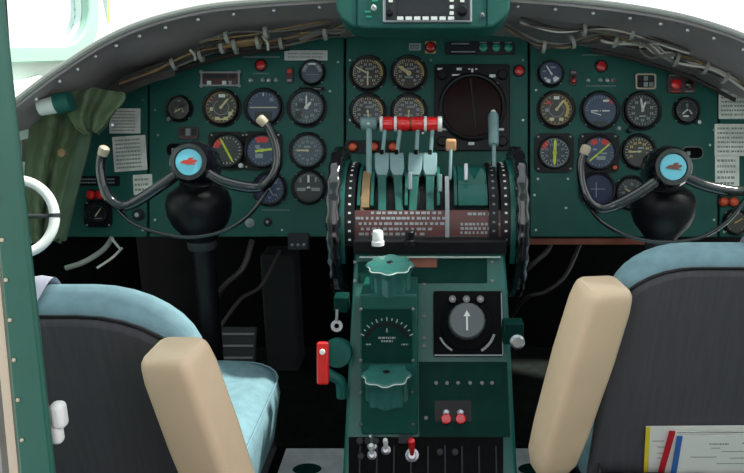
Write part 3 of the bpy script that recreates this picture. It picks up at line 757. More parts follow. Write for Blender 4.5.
for k in range(9):
    px = 360+k*17; c = PED.p(px, 462); MB('charcoal').box((0, 0, .0045), (1.4*DS, 30*DS, .003)).build('divider', o, M=OI @ PED.M @ T(c.x, c.y, 0))
bt_ = []
for px, py in ((360, 441), (368, 441), (376, 441), (361, 456), (440, 452), (455, 452)):
    c = PED.p(px, py); bt_.append(OI @ PED.M @ T(c.x, c.y, 0))
singles('button', 'charcoal', [(3.4*DS, .004), (3*DS, .008), (0, .009)], bt_, o, 12)

# left control box with two star knobs
BX0, BX1 = 357, 417
zt = at(388, 304, 1.185).z
yb_top = None
fl = PED.p(388, 430)
wb = PED.M @ fl
box_y0 = wb.y-.010
tiltb = math.tan(R(8))
hbox = zt-wb.z
prof = [(box_y0, wb.z-.004), (box_y0+hbox*tiltb, zt), (1.262, zt), (wb.y+.02, wb.z-.004)]
BD = at(388, 365, 1.17)
bx0, bx1 = (BX0-CX)*1.185/FPX, (BX1-CX)*1.185/FPX
o2 = thing('trim_control_box', 'green box with two star knobs on the left of the pedestal', 'control box', T((bx0+bx1)/2, box_y0, wb.z))
bi = T(-(bx0+bx1)/2, -box_y0, -wb.z)
MB('box_green').loft([[bi @ Vector((x, y, z)) for y, z in prof] for x in (bx0, bx1)]).build('case', o2, bevel=.003)
BF = Frame(Vector(((bx0+bx1)/2, box_y0+hbox*tiltb/2, (zt+wb.z)/2)), R(90-8))
def bat(px, py, h=0): return bi @ BF.at(px, py, h)
bs = (bx1-bx0)/60.0
m = MB('ped_dark'); m.prism(rrect(53*bs, 58*bs, .003), 0, .002); m.build('dial_plate', o2, M=bat(387, 336))
m = MB('black'); m.arc(21*bs, 24.5*bs, -72, 72, .0024, 20, 0, -16*bs)
m.use('dim_white')
for k in range(13):
    a = -66+k*11; m.box((0, 28*bs, .0026), (1.3*bs, (4 if k % 2 == 0 else 2.4)*bs, .0006), T(0, -16*bs, 0) @ Matrix.Rotation(R(-a), 4, 'Z'))
m.use('dim_white').dashes(-9*bs, 9*bs, -8*bs, 2*bs, .0026).dashes(-6*bs, 6*bs, -11.5*bs, 2*bs, .0026).dashes(-22*bs, -16*bs, -15*bs, 1.6*bs, .0026).dashes(15*bs, 22*bs, -15*bs, 1.6*bs, .0026)
m.box((0, 0, .0026), (1.4*bs, 4*bs, .0006))
m.build('dial_scale', o2, M=bat(387, 330))
def star_knob(M, r, h, label=None):
    k = MB('knob_green')
    lob = lambda a: 1+.07*math.cos(8*a)
    k.lathe([(r*.84, 0), (r*.84, h*.62), (r*.90, h*.74), (r*.98, h*.86), (r*1.0, h*.92)], 96, None, lobes=lob)
    k.lathe([(r*1.0, h*.92), (r*.93, h*.99), (r*.55, h*1.03), (0, h*1.04)], 96, None, lobes=lob)
    ob = k.build('star_knob', o2, M=M)
    wv = MB('knob_wear')
    pts = [Vector((r*.985*lob(a)*math.cos(a), r*.985*lob(a)*math.sin(a), h*.935)) for a in [math.pi*1.08+math.pi*.84*i/60 for i in range(61)]]
    wv.tube(pts, .0010, 6)
    wv.build('worn_edge', ob)
    m = MB('black')
    m.lathe([(r*.16, h*1.03), (r*.13, h*1.05), (0, h*1.05)], 12); m.build('centre_screw', ob)
    return ob
kc = at(389, 302, 1.215); 
star_knob(bi @ T(kc.x, box_y0+hbox*tiltb+.030, zt) @ Matrix.Rotation(R(7), 4, 'X'), .040, .049)
print('BOX', box_y0, hbox, box_y0+hbox*tiltb, zt)
star_knob(bi @ T(*(BF.M @ BF.p(387, 399, .020))) @ Matrix.Rotation(R(3), 4, 'X'), .041, .050)
fl_ = []
for px, py in ((361, 309), (413, 309), (361, 360), (413, 360), (361, 424), (413, 424), (412, 392), (361, 392)):
    c = BF.p(px, py); fl_.append(bi @ BF.M @ T(c.x, c.y, .001))
singles('screw', 'steel', [(.0032, 0), (.0026, .0022), (0, .0026)], fl_, o2)

# right dial module
o3 = thing('dial_module', 'black square module with a big arrow knob on right of pedestal', 'control box', PED.at(468, 324))
MB('dull_black').prism(rrect(70*DS, 66*DS, .004), 0, .010).build('base', o3, bevel=.0015)
MB('dull_black').lathe([(26*DS, .009), (26*DS, .016), (24*DS, .018), (0, .018)], 40, T(-2*DS, -2*DS, 0)).build('dial', o3)
k = MB('knob_grey'); k.lathe([(18.5*DS, .016), (18*DS, .032), (16.5*DS, .035), (0, .0355)], 40, T(-2*DS, 1*DS, 0), lobes=lambda a: 1+.015*math.cos(20*a)); k = k.build('arrow_knob', o3)
a_ = MB('white'); a_.prism([(x*DS, y*DS) for x, y in ((-.9, -9), (.9, -9), (.9, 5), (3.4, 5), (0, 11), (-3.4, 5), (-.9, 5))], .0352, .0362, T(-2*DS, 0, 0)); a_.build('arrow', k)
for x in (-16, -2, 12):
    m = MB('gloss_black'); m.lathe([(4.6*DS, .009), (4.6*DS, .024), (3.6*DS, .027), (0, .027)], 18, T(x*DS, 23*DS, 0)); m.use('dim_white').lathe([(2*DS, .0265), (1.6*DS, .0285), (0, .0285)], 12, T(x*DS, 23*DS, 0)); m.build('push_knob', o3)
m = MB('dim_white'); m.arc(28*DS, 30.5*DS, 108, 150, .0105, 10, -2*DS, -2*DS).arc(28*DS, 30*DS, -150, -115, .0105, 10, -2*DS, -2*DS)
m.box((0, -32*DS, .0105), (68*DS, 1.4*DS, .001)); m.box((34*DS, 0, .0105), (1*DS, 62*DS, .001)); m.build('edge_marks', o3)

# pedestal switches
for px, lab in ((446, 'red capped toggle, left of the pair on lower pedestal'), (460.5, 'red capped toggle, right of the pair on lower pedestal')):
    t = thing('toggle_switch', lab, 'switch', PED.at(px, 413, .003), 'red capped toggles on the pedestal')
    MB('steel').lathe([(3.4*DS, 0), (3.4*DS, .002), (2.2*DS, .003), (2*DS, .007), (0, .007)], 14).build('collar', t)
    Mx = Matrix.Rotation(R(-0), 4, 'X')
    MB('steel').cyl((0, 0, .003), (0, 1*DS, .02), .0022).build('lever', t)
    MB('red').lathe([(0, -.001), (5.2*DS, 0), (5.4*DS, .006), (4.6*DS, .010), (0, .012)], 20, T(0, -5.5*DS, 0)).build('red_cap', t)
tag(MB('black').prism(rrect(36*DS, 20*DS, .002), 0, .0008).build('switch_backing', M=PED.at(453, 411, .0031)), 'small black plate behind two red capped toggles', 'plate')
for px, py, c, lab in ((372, 455, 'white', 'white tipped toggle, lower of two at pedestal bottom left'), (386, 450, 'white', 'white tipped toggle, upper of two at pedestal bottom left'), (372, 446, 'steel', 'steel tipped toggle above the lower white tipped one'), (412, 455, 'red', 'bright red toggle at the bottom middle of pedestal')):
    toggle(px, py, lab, PED, DS, c, -35, 2.1 if c != 'red' else 3.0, h=.0042)
tag(MB('charcoal').box((0, 0, .002), (14*DS, 8*DS, .004)).build('label_plate', M=PED.at(406, 439, .0042)), 'grey label plate above the bright red toggle', 'plate')
# small controls on the ledge
tag(MB('white').lathe([(6.5*DS, 0), (6.5*DS, 4*DS), (5.6*DS, 5*DS), (5.4*DS, 14*DS), (4.6*DS, 15*DS), (0, 15*DS)], 18).build('ledge_knob', M=T(*(at(378, 245, 1.318)))), 'white cylinder knob on the ledge under the brown placard', 'knob')
tag(MB('black').lathe([(6*DS, 0), (6*DS, 5*DS), (4.4*DS, 6*DS), (5*DS, 14*DS), (4*DS, 15*DS), (0, 15*DS)], 18).build('ledge_knob', M=T(*(at(410, 245, 1.318)))), 'black knob on the ledge under the brown placard', 'knob')

# trim wheels
def trim_wheel(x, w):
    r = .154; n = 168; lob = lambda a: 1+.003*math.cos(24*a)
    b = MB('gloss_black'); secs = []
    for i in range(n):
        a = 2*math.pi*i/n; k = lob(a); ww = w/2*(1+.12*math.cos(24*a))
        pr = [(-ww*.45, r*k), (ww*.45, r*k), (ww*.8, (r-.002)*k), (ww, (r-.008)*k), (ww*.95, r-.026), (-ww*.95, r-.026), (-ww, (r-.008)*k), (-ww*.8, (r-.002)*k)]
        secs.append([Vector((px_, -rr*math.cos(a), rr*math.sin(a))) for px_, rr in pr])
    secs.append(secs[0]); b.loft(secs, cap=False)
    W = b.build('trim_wheel', pedestal, ang=89, M=T(x, QC.y-1.35, QC.z))
    d = MB('ped_dark'); d.lathe([(r-.024, -.004), (r-.024, .004), (.02, .004), (.02, -.004)], 64, RX, closed=True); d.build('web', W)
    MB('steel').lathe([(.019, -.012), (.021, -.010), (.021, .010), (.019, .012)], 24, RX).build('hub', W)
trim_wheel(-.179, .026)
trim_wheel(.172, .024)

# throttle levers
grp = 'throttle levers'
for (px_b, px_t, lab, bx) in ((384, 385.5, 'first throttle lever from left, grey blade with red grip', 382), (398.5, 400.5, 'second throttle lever from left, grey blade with red grip', 399),
                              (416, 418, 'third throttle lever from left, grey blade with red grip', 413), (430, 433, 'rightmost throttle lever with white capped red grip', 430)):
    base = at(bx, 203, 1.37); topb = at(px_b-2 if px_b < 400 else px_b, 153, 1.43); kn = at(px_t, 124, 1.452)
    o = thing('throttle_lever', lab, 'lever', T(*base), grp)
    bi2 = T(*(-base))
    s = 1.43/FPX
    w2 = 7*s
    a, b = bi2 @ base, bi2 @ topb
    up = (b-a).normalized(); n_ = Vector((0, -up.z, up.y)).normalized()
    jn = a.lerp(b, .55)
    M = MB('box_green'); secs = []
    for pt, hw in ((a-up*.02, w2*.55), (jn, w2*.62), (b-up*.012, w2*.62)):
        secs.append([pt+Vector((-hw, 0, 0))-n_*.004, pt+Vector((hw, 0, 0))-n_*.004, pt+Vector((hw, 0, 0))+n_*.004, pt+Vector((-hw, 0, 0))+n_*.004])
    M.loft(secs); M.build('arm', o, bevel=.0015)
    M = MB('lever_grey'); secs = []
    hp = [(jn-up*.004, .66, .006), (jn+up*.010, .98, .008), (jn.lerp(b, .6), 1.0, .009), (b-up*.008, 1.0, .008), (b-n_*.004, .97, .005), (b+up*.003-n_*.014, .95, .003)]
    for pt, hw, th in hp:
        hw *= w2
        secs.append([pt+Vector((-hw, 0, 0))+n_*th, pt+Vector((hw, 0, 0))+n_*th, pt+Vector((hw, 0, 0))-n_*.006, pt+Vector((-hw, 0, 0))-n_*.006])
    M.loft(secs); M.build('head', o, bevel=.0015, ang=60)
    k = bi2 @ kn
    MB('lever_grey').cyl(b+Vector((0, 0, -.012)), k, .0042).build('rod', o)
    MB('dull_black').box((0, 0, 0), (.0075, .012, .004), Matrix.Translation(b-up*.004+n_*.007) @ up.to_track_quat('Y', 'Z').to_matrix().to_4x4()).build('notch', o, bevel=.001)
    gw = {384: 12, 398.5: 15.5, 416: 15.5, 430: 13}[px_b]*s*.5
    kx = {384: 2.5, 398.5: 2, 416: .5, 430: -1}[px_b]*s
    g = MB('red'); g.lathe([(0, -gw), (.011, -gw), (.0145, -gw*.75), (.0150, 0), (.0145, gw*.75), (.011, gw), (0, gw)], 24, Matrix.Translation(k+Vector((kx, 0, 0))) @ RX)
    g.build('grip', o)
    ends = {384: [-1], 398.5: [-1], 416: [1], 430: [1]}[px_b]
    for e in ends:
        c = MB('white'); c.lathe([(0.0150, -.0028), (.0158, -.0018), (.0158, .0018 if px_b != 430 else .004), (.0150, .0028 if px_b != 430 else .006)], 24, Matrix.Translation(k+Vector((kx+e*(gw+.0012 if px_b in (384, 430) else gw-.0015), 0, 0))) @ RX)
        c.build('end_cap', o)
def rod_lever(name, label, px, pts, cat, head):
    base = at(px, pts[0][0], pts[0][1]); top = at(px+pts[1][2], pts[1][0], pts[1][1])
    o = thing(name, label, cat, T(*base))
    t = top-base
    MB('lever_grey').tube([Vector((0, 0, 0)), t*.5, t], [pts[2]]*3, 10, flat=.7).build('rod', o)
    head(o, t)
def head_t(o, t):
    MB('lever_grey').lathe([(0, -.016), (.012, -.016), (.014, -.013), (.014, .013), (.012, .016), (0, .016)], 20, Matrix.Translation(t) @ RX).build('handle', o)
    MB('white').sphere(t+Vector((0, -.014, .002)), .003).build('bolt', o)
rod_lever('flap_lever', 'green lever with barrel handle left of the red throttle grips', 369, ((182, 1.40), (124, 1.46, 0), .006), 'lever', head_t)
def head_tan(o, t):
    MB('tan_knob').box((0, 0, 0), (.021, .018, .024), Matrix.Translation(t)).build('handle', o, bevel=.004)
rod_lever('mixture_lever', 'slim lever with a tan block handle right of the throttles', 450, ((180, 1.40), (145, 1.44, 1), .0035), 'lever', head_tan)
def head_long(o, t):
    d = t.normalized(); q = d.to_track_quat('Z', 'Y').to_matrix().to_4x4()
    MB('lever_grey').lathe([(.008, -.045), (.0105, -.04), (.0108, .03), (.0095, .036), (0, .037)], 18, Matrix.Translation(t) @ q).build('handle', o)
    MB('white').lathe([(.0055, .036), (.0055, .044), (.004, .046), (0, .046)], 14, Matrix.Translation(t) @ q).build('tip', o)
rod_lever('gust_lock_lever', 'tall lever with long grey green handle before the radar scope', 494.5, ((182, 1.40), (128, 1.47, -1), .0042), 'lever', head_long)
# small blades and guards in the right half of the quadrant
b0 = at(472, 186, 1.385)
tag(MB('ped_green').prism([(-.027, -.035), (.027, -.035), (.027, .022), (.018, .036), (.004, .012), (-.006, .030), (-.016, .010), (-.027, .010)], -.006, .006).build('guard_plate', M=T(*b0) @ Matrix.Rotation(R(68), 4, 'X'), bevel=.0015), 'notched green guard plate right of the tan lever', 'plate')
for px, py, c, lab in ((410, 181, 'tick_grey', 'pale lever stub between the grey throttle blades'), (440, 183, 'lever_grey', 'grey lever stub right of the throttle blades'), (466, 172, 'steel', 'steel pin above the green guard plate'), (362, 205, 'beige', 'pale tag at the left end of the quadrant')):
    tag(MB(c).box((0, 0, 0), (.008, .006, .034)).build('lever_stub', M=T(*at(px, py, 1.37)) @ Matrix.Rotation(R(-18), 4, 'X'), bevel=.002), lab, 'lever')

# side fittings of the pedestal
pk = at(337.5, 318, 1.27)
o = thing('side_lever', 'small ring ended lever on the left flank of the pedestal', 'lever', T(*pk))
MB('ped_dark').box((0.006, .02, .022), (.026, .03, .03)).build('bracket', o, bevel=.003)
MB('steel').cyl((0, 0, .016), (-.001, -.004, -.004), .003).build('arm', o)
MB('steel').lathe([(.0045, -.003), (.0105, -.003), (.0105, .003), (.0045, .003)], 20, T(-.001, -.004, -.013) @ Matrix.Rotation(R(75), 4, 'X'), closed=True).build('ring', o)
pk = at(516, 342, 1.25)
o = thing('side_lever', 'steel plunger knob on the right flank of the pedestal', 'lever', T(*pk))
MB('ped_dark').box((-.004, .02, .012), (.036, .03, .04)).build('bracket', o, bevel=.003)
MB('steel').lathe([(.006, -.02), (.006, 0), (.0125, .002), (.013, .012), (.009, .016), (0, .016)], 20, T(.002, .008, -.002) @ Matrix.Rotation(R(75), 4, 'X')).build('plunger', o)
pk = at(323, 363, 1.24)
o = thing('red_handle', 'red upright handle on a green arm left of the pedestal', 'handle', T(*pk))
u = 1.24/FPX
MB('red').prism(rrect(12*u, 43*u, .004), -.006, .006, Matrix.Rotation(R(78), 4, 'X')).build('grip', o, bevel=.003)
MB('white').lathe([(3*u, .006), (2.4*u, .010), (0, .010)], 14, Matrix.Rotation(R(78), 4, 'X') @ T(0, 12*u, 0)).build('screw', o)
m = MB('ped_green'); m.tube(smooth_path([Vector((-.004, .012, -.018)), Vector((.012, .016, -.032)), Vector((.026, .02, -.045)), Vector((.028, .02, -.075))], 5), .010, 10); m.build('arm', o)
MB('ped_green').lathe([(.0, -.012), (.024, -.012), (.026, -.008), (.026, .008), (.024, .012), (0, .012)], 24, T(.022, .03, .006) @ Matrix.Rotation(R(78), 4, 'X')).build('pivot_disc', o)

# ================================================================== pilot seats
def rbox_secs(L, prof):
    """loft of rounded rectangles along z; prof: (z, half width, half depth, corner radius)"""
    return [[Vector((x, y, z)) for x, y in rrect(2*hw, 2*hd, rr, 5)] for z, hw, hd, rr in prof]
def seat(label, X0, Y0, top, pan_z, pan_len, side, back_hw, arm, rad_, sx_):
    o = thing('pilot_seat', label, 'seat', T(X0, Y0, 0))
    rec = R(11)
    Hh = top-pan_z
    MBk = T(0, 0, pan_z-.06) @ Matrix.Rotation(rec, 4, 'X')       # local: x right, y forward, z up the back
    Lb = (top-pan_z+.06)/math.cos(rec)
    def outline(hw, h, r, z0=0, n=8, lowf=.95):
        pts = [(-hw*lowf, z0), (hw*lowf, z0)]
        for i in range(n+1):
            a = R(90*i/n); pts.append((hw-r+r*math.cos(a), h-r*.78+r*.78*math.sin(a)))
        for i in range(n+1):
            a = R(90+90*i/n); pts.append((-hw+r+r*math.cos(a), h-r*.78+r*.78*math.sin(a)))
        return pts
    TX = MBk @ Matrix.Rotation(R(90), 4, 'X')                      # prism xy -> x,z ; prism z -> -y
    c = MB('seat_blue'); c.prism(outline(back_hw, Lb, rad_), -.022, .055, TX); c.build('back_cushion', o, bevel=.028, segs=5)
    sh = MB('seat_shell'); sh.prism(outline(back_hw+.006, Lb-.012, rad_, lowf=1.03), .045, .064, TX); shell = sh.build('back_shell', o, bevel=.008, segs=3)
    pipe = MB('black'); pipe.tube([TX @ Vector((x, y, .058)) for x, y in outline(back_hw+.007, Lb-.010, rad_)[2:]], .0022, 6); pipe.build('piping', o)
    st = MB('strap'); st.tube(smooth_path([TX @ Vector(p) for p in ((sx_, Lb-.045, .067), (sx_, Lb-.012, .062), (sx_, Lb+.004, .03), (sx_, Lb+.004, -.01), (sx_, Lb-.06, -.026))], 6), .015, 4, flat=.16)
    st.build('shoulder_strap', o)
    pc = MB('seat_blue'); pc.loft([[Vector((x, y+pan_len/2, z)) for x, y in rrect(2*(back_hw+.0+e), pan_len+2*e, .09, 6)] for z, e in ((pan_z-.13, -.012), (pan_z-.05, .0), (pan_z-.018, -.004), (pan_z-.004, -.022), (pan_z, -.05))])
    pc.build('seat_cushion', o, ang=60)
    sp = MB('seat_blue'); sp.tube([Vector((x, y+pan_len/2, pan_z-.016)) for x, y in rrect(2*(back_hw-.003), pan_len-.006, .09, 6)], .002, 5, closed=True); sp.build('cushion_piping', o)
    b = MB('black'); b.box((0, pan_len/2, pan_z-.16), (back_hw*1.8, pan_len*.9, .06)); b.build('seat_frame', o, bevel=.01)
    for sx in (-1, 1):
        for yy in (.06, pan_len-.06):
            MB('black').cyl((sx*back_hw*.7, yy, 0), (sx*back_hw*.7, yy, pan_z-.18), .018).build('leg', o)
    # raised armrest on the inboard side
    a, bb, w_, t_, tw = arm
    a = T(-X0, -Y0, 0) @ a; bb = T(-X0, -Y0, 0) @ bb
    d = (bb-a); L = d.length; d.normalize()
    xax = Vector((1, 0, 0)); xax = (xax-d*xax.dot(d)).normalized(); yax = d.cross(xax)
    Mx = Matrix((xax, yax, d)).transposed().to_4x4(); Mx = T(*a) @ Mx @ Matrix.Rotation(R(tw), 4, 'Z')
    am = MB('leather')
    am.loft(rbox_secs(L, [(0, w_*.82, t_*.78, .010), (.005, w_*.91, t_*.89, .011), (.012, w_*.96, t_*.94, .012), (.03, w_, t_, .012), (L*.35, w_*1.05, t_*1.02, .012), (L*.75, w_*.98, t_, .012), (L-.03, w_*.9, t_*.95, .012), (L-.008, w_*.78, t_*.8, .016), (L, w_*.55, t_*.55, .012)]), M=Mx)
    am.build('armrest', o, ang=55)
    # far side armrest
    return o, shell, TX, Lb
arA = (at(173, 349, .80), at(173, 349, .80)+Vector((.053, .063, -.347)), .0335, .030, 14)
seat('blue and charcoal pilot seat on the left with raised beige armrest', -.485, .92, .961, .64, .43, 1, .195, arA, .13, .004)
arB = (at(605, 285, .95), at(548, 470, 1.09), .035, .030, -20)
so, shell, TX, Lb = seat('blue and charcoal pilot seat on the right holding papers in its pocket', .458, 1.045, .982, .64, .38, -1, .203, arB, .105, -.004)
# pocket on the right seat's shell
SF = Frame((T(.458, 1.045, 0) @ TX @ Vector((0, 0, .064))), R(90)+R(11))
pA, pB = SF.p(598, 463), SF.p(770, 466); pC = SF.p(770, 520); pD = SF.p(598, 520)
sinv = T(-.458, -1.045, 0)
pk = MB('seat_shell')
pk.add([sinv @ SF.M @ Vector(v) for v in [(q.x, q.y, h) for q, h in ((pA, .022), (pB, .022), (pC, .020), (pD, .020))]+[(q.x, q.y, .0) for q in (pA, pB, pC, pD)]],
       [[0, 1, 2, 3], [3, 2, 6, 7], [0, 3, 7, 4], [1, 5, 6, 2]])
pko = pk.build('pocket', so)
md = pko.modifiers.new('solid', 'SOLIDIFY'); md.thickness = .002
m = MB('black'); m.tube([sinv @ SF.M @ Vector((pA.x+(pB.x-pA.x)*i/20, pA.y+(pB.y-pA.y)*i/20+.0012*math.sin(i*1.3), .023)) for i in range(21)], .0035, 7); m.build('pocket_hem', so)
def sheet(label, pts, h, base, stripe=None, rows=0, txt=None):
    L = [SF.p(x, y, h) for x, y in pts]
    c = L[0]
    o = thing('document', label, 'document', SF.M @ T(c.x, c.y, h))
    MB(base).prism([(p.x-c.x, p.y-c.y) for p in L], 0, .0022).build('page', o)
    if stripe:
        S2 = [SF.p(x, y, h) for x, y in stripe[0]]
        MB(stripe[1]).prism([(p.x-c.x, p.y-c.y) for p in S2], .0020, .0032).build('spine_stripe', o)
    if txt:
        m = MB('ink')
        for (x0, x1, y, hh) in txt:
            a = SF.p(x0, y, h); b = SF.p(x1, y, h)
            m.dashes(a.x-c.x, b.x-c.x, a.y-c.y, hh*.0015, .0023)
        m.build('lettering', o)
sheet('yellow edged white document, furthest back in the seat pocket', [(643, 480), (646, 426), (760, 425), (760, 480)], .002, 'sheet', ([(642.5, 480), (645.5, 426), (649.5, 426), (647, 480)], 'yellow'), txt=[(652, 664, 440, 1), (657, 664, 446, 1), (657, 663, 452, 1), (657, 664, 457, 1)])
sheet('red striped white document in the middle of the seat pocket', [(658, 480), (670, 430), (760, 434), (760, 480)], .007, 'sheet', ([(655, 480), (669, 429.5), (675, 430), (661, 480)], 'stripe_red'), txt=[(677, 744, 431.5, 1)])
sheet('blue striped white document, foremost in the seat pocket', [(670, 480), (677, 435.5), (760, 435), (760, 480)], .013, 'sheet', ([(669, 480), (676.5, 435), (682, 435), (674.5, 480)], 'stripe_blue'),
      txt=[(709, 728, 443, 1.6), (742, 750, 442, 1.6), (711, 720, 447, 1), (721, 744, 450.5, 1), (690, 716, 456, 1), (730, 748, 457, 1), (716, 744, 462.5, 1)])

# ================================================================== canvas bag, tube, tiller at left
def cloth(rows, d, name, matname, parent, inv, amp=.012, fr=9, thick=.004, ph=0):
    """rows: (left px, right px, y)"""
    b = MB(matname); nx = 24; grid = []
    P = smooth_path([Vector((a, b_, y)) for a, b_, y in rows], 5)
    for i, r_ in enumerate(P):
        line = []
        for j in range(nx+1):
            t = j/nx; px = r_.x+(r_.y-r_.x)*t
            dd = d+amp*math.sin(t*fr+ph+i*.12)+amp*.6*math.sin(t*fr*2.3+i*.22+ph)
            line.append(inv @ at(px, r_.z+1.5*math.sin(t*7+ph), dd))
        grid.append(line)
    n = nx+1
    b.add([p for l in grid for p in l], [[i*n+j, i*n+j+1, (i+1)*n+j+1, (i+1)*n+j] for i in range(len(grid)-1) for j in range(nx)])
    ob = b.build(name, parent, ang=80)
    s_ = ob.modifiers.new('solid', 'SOLIDIFY'); s_.thickness = thick
    return ob
og = at(60, 235, 1.56)
o = thing('canvas_bag', 'olive green canvas bag hanging at the left of the panel', 'bag', T(*og))
inv = T(*(-og))
cloth([(20, 92, 108), (22, 92, 122), (24, 88, 140), (24, 82, 160), (26, 76, 185), (28, 70, 210), (30, 66, 228), (34, 60, 242)], 1.57, 'bag_body', 'canvas', o, inv, .014, 10)
cloth([(62, 122, 90), (60, 124, 95), (64, 120, 104), (68, 112, 115), (74, 108, 124), (82, 102, 130), (88, 98, 133)], 1.53, 'flap', 'canvas', o, inv, .014, 9, ph=1)
cloth([(78, 92, 128), (74, 88, 150), (68, 82, 175), (62, 76, 200), (58, 70, 225), (54, 66, 240)], 1.535, 'side_strip', 'canvas_dark', o, inv, .003, 3, ph=2)
MB('steel').lathe([(.004, -.002), (.004, .002), (.003, .003), (0, .003)], 14, Matrix.Translation(inv @ at(113, 125, 1.515)) @ Matrix.Rotation(R(75), 4, 'X')).build('snap', o)
MB('wire_tan').lathe([(.009, -.002), (.009, .004), (.005, .006), (0, .006)], 14, Matrix.Translation(inv @ at(62, 153, 1.535)) @ Matrix.Rotation(R(75), 4, 'X')).build('snap', o)
a, b = at(40, 108, 1.48), at(58, 104, 1.48)
o = thing('lamp_tube', 'white tube with teal collar resting above the canvas bag', 'lamp', T(*a))
MB('wall_white').cyl((0, 0, 0), b-a, .016, .018).build('tube', o)
MB('panel_green').cyl((b-a)*.96, (b-a)*1.75, .022, .020).build('collar', o)
# tiller wheel
tc = at(18, 217, 1.05); 
o = thing('steering_tiller', 'white half round steering tiller beside the green door frame', 'steering wheel', T(*tc))
s = 1.05/FPX; m = MB('white')
Mt = Matrix.Rotation(R(75), 4, 'X') @ Matrix.Rotation(R(18), 4, 'Y')
pts = [Mt @ Vector((33*s*math.cos(R(a_)), 37*s*math.sin(R(a_)), 0)) for a_ in range(-110, 111, 8)]
MB('white').tube(pts, .0072, 12).build('rim', o)
MB('charcoal').tube([Mt @ Vector((x*s, y*s, 0)) for x, y in ((-20, 0), (0, 1), (33, 1))], .0035, 10).build('spoke', o)
m = MB('charcoal'); m.tube([Mt @ Vector((33*s*math.cos(R(a_)), 37*s*math.sin(R(a_)), 0)) for a_ in (0, 3, 6)], .0078, 12); m.build('joint_band', o)
MB('charcoal').cyl(Mt @ Vector((-20*s, 0, -.06)), Mt @ Vector((-20*s, 0, .01)), .02).build('hub', o)

# cockpit door frame
def wedge(mb, c4, y0, y1):                      # c4 pixels at world distance y0, extruded backwards to y1
    fr = [atY(px, py, y0) for px, py in c4]
    ex = lambda a, b, z: a+(b-a)*((z-a.z)/(b.z-a.z))
    fr = [ex(fr[0], fr[3], 1.80), ex(fr[1], fr[2], 1.80), ex(fr[1], fr[2], .002), ex(fr[0], fr[3], .002)]      # full height of the doorway
    bk = [Vector((p.x, y1, p.z)) for p in fr]
    mb.add(fr+bk, [[0, 1, 2, 3], [7, 6, 5, 4], [0, 4, 5, 1], [1, 5, 6, 2], [2, 6, 7, 3], [3, 7, 4, 0]])
    return mb
d1 = struct(wedge(MB('frame_green'), [(-32, -60), (-5, -60), (55, 490), (20, 490)], .50, .506).build('door_1', bevel=.003))
wedge(MB('beige'), [(-42, -60), (-33, -60), (20, 490), (11, 490)], .503, .512).build('edge_strip', d1)
wedge(MB('wall_grey'), [(-90, -60), (-43, -60), (4, 490), (-70, 490)], .51, .56).build('jamb', d1)
singles('rivet', 'beige', [(.0016, 0), (.0012, .001), (0, .0012)], [Matrix.Translation(atY(-29+k*4+3, -40+k*40, .4995)) @ Matrix.Rotation(R(90), 4, 'X') for k in range(14)], d1, 8)
m = MB('white'); c = atY(57, 422, .51); m.box((0, .004, .004), (.011, .012, .022), T(*c)); m.box((-.004, .004, -.012), (.010, .010, .018), T(*c)); m.build('latch', d1, bevel=.004, segs=3)

# ================================================================== under-panel clutter
def cable(label, pts, d, r, c='wire_dark', name='cable', cat='cable'):
    tag(MB(c).tube(smooth_path([at(x, y, dd) for x, y, dd in pts], 6), r, 8).build(name), label, cat)
cable('pale bent pipe under the left side panel', [(66, 268, 1.60), (84, 262, 1.6), (103, 250, 1.63), (112, 238, 1.66)], 1.6, .006, 'wall_grey', 'pipe', 'pipe')
cable('thin white tipped rod under the left side panel', [(97, 268, 1.60), (112, 258, 1.62), (122, 248, 1.64)], 1.6, .003, 'wire_white', 'rod', 'rod')
cable('short slanted steel rod below the left side panel knob', [(112, 239, 1.62), (121, 250, 1.62)], 1.6, .003, 'steel', 'rod', 'rod')
cable('dark cable looping right of the left column', [(214, 300, 1.75), (225, 285, 1.72), (243, 268, 1.72), (252, 240, 1.74)], 1.7, .007, 'wire_dark')
cable('thin dark cable beside the left column', [(218, 330, 1.75), (240, 300, 1.78), (262, 285, 1.8), (280, 250, 1.8)], 1.7, .005, 'wire_dark')
cable('dark curved hose at right of the pedestal', [(520, 275, 1.7), (535, 262, 1.68), (548, 250, 1.70), (552, 238, 1.75)], 1.7, .006, 'wire_dark', 'hose', 'hose')
cable('thin dark hose near the right seat', [(500, 335, 1.97), (524, 300, 1.75), (545, 292, 1.72), (565, 276, 1.72), (580, 244, 1.75)], 1.7, .005, 'wire_dark', 'hose', 'hose')
def pedal(label, px, py, d):
    p = at(px, py, d)
    o = thing('rudder_pedal', label, 'pedal', T(*p))
    MB('charcoal').box((0, 0, 0), (.085, .012, .12), Matrix.Rotation(R(-28), 4, 'X')).build('plate', o, bevel=.004)
    for k in range(4): MB('ink').box((0, -.008, -.042+k*.028), (.075, .005, .005), Matrix.Rotation(R(-28), 4, 'X')).build('tread', o)
    MB('black').tube([(0, .01, -.03), (0, .05, -.05), (0, .07, FLZ-p.z)], .008, 8).build('arm', o)
pedal('dark rudder pedal right of the left column', 238, 352, 1.72)
pedal('dark rudder pedal left of the left column', 160, 352, 1.72)
tag(MB('charcoal').box((0, 0, .17), (.09, .10, .34)).build('equipment_box', M=T(at(274, 285, 1.90).x, 1.90, FLZ), bevel=.006), 'dark equipment box under the panel left of the pedestal', 'box')
o = thing('clamp_fitting', 'small dark fitting with screws under the left panel edge', 'fitting', PAN.at(299, 244, .0))
MB('charcoal').box((0, .006, .006), (.05, .04, .012)).build('bracket', o, bevel=.003)
for x in (-.014, 0, .014): MB('dim_white').sphere((x, -.002, .011), .004).build('screw', o)
tag(MB('rust').box((0, 0, 0), (.50, .012, .014)).build('cross_tube', M=T(*at(560, 241, 1.71))), 'thin brown strip along the lower edge of right panel', 'strip')

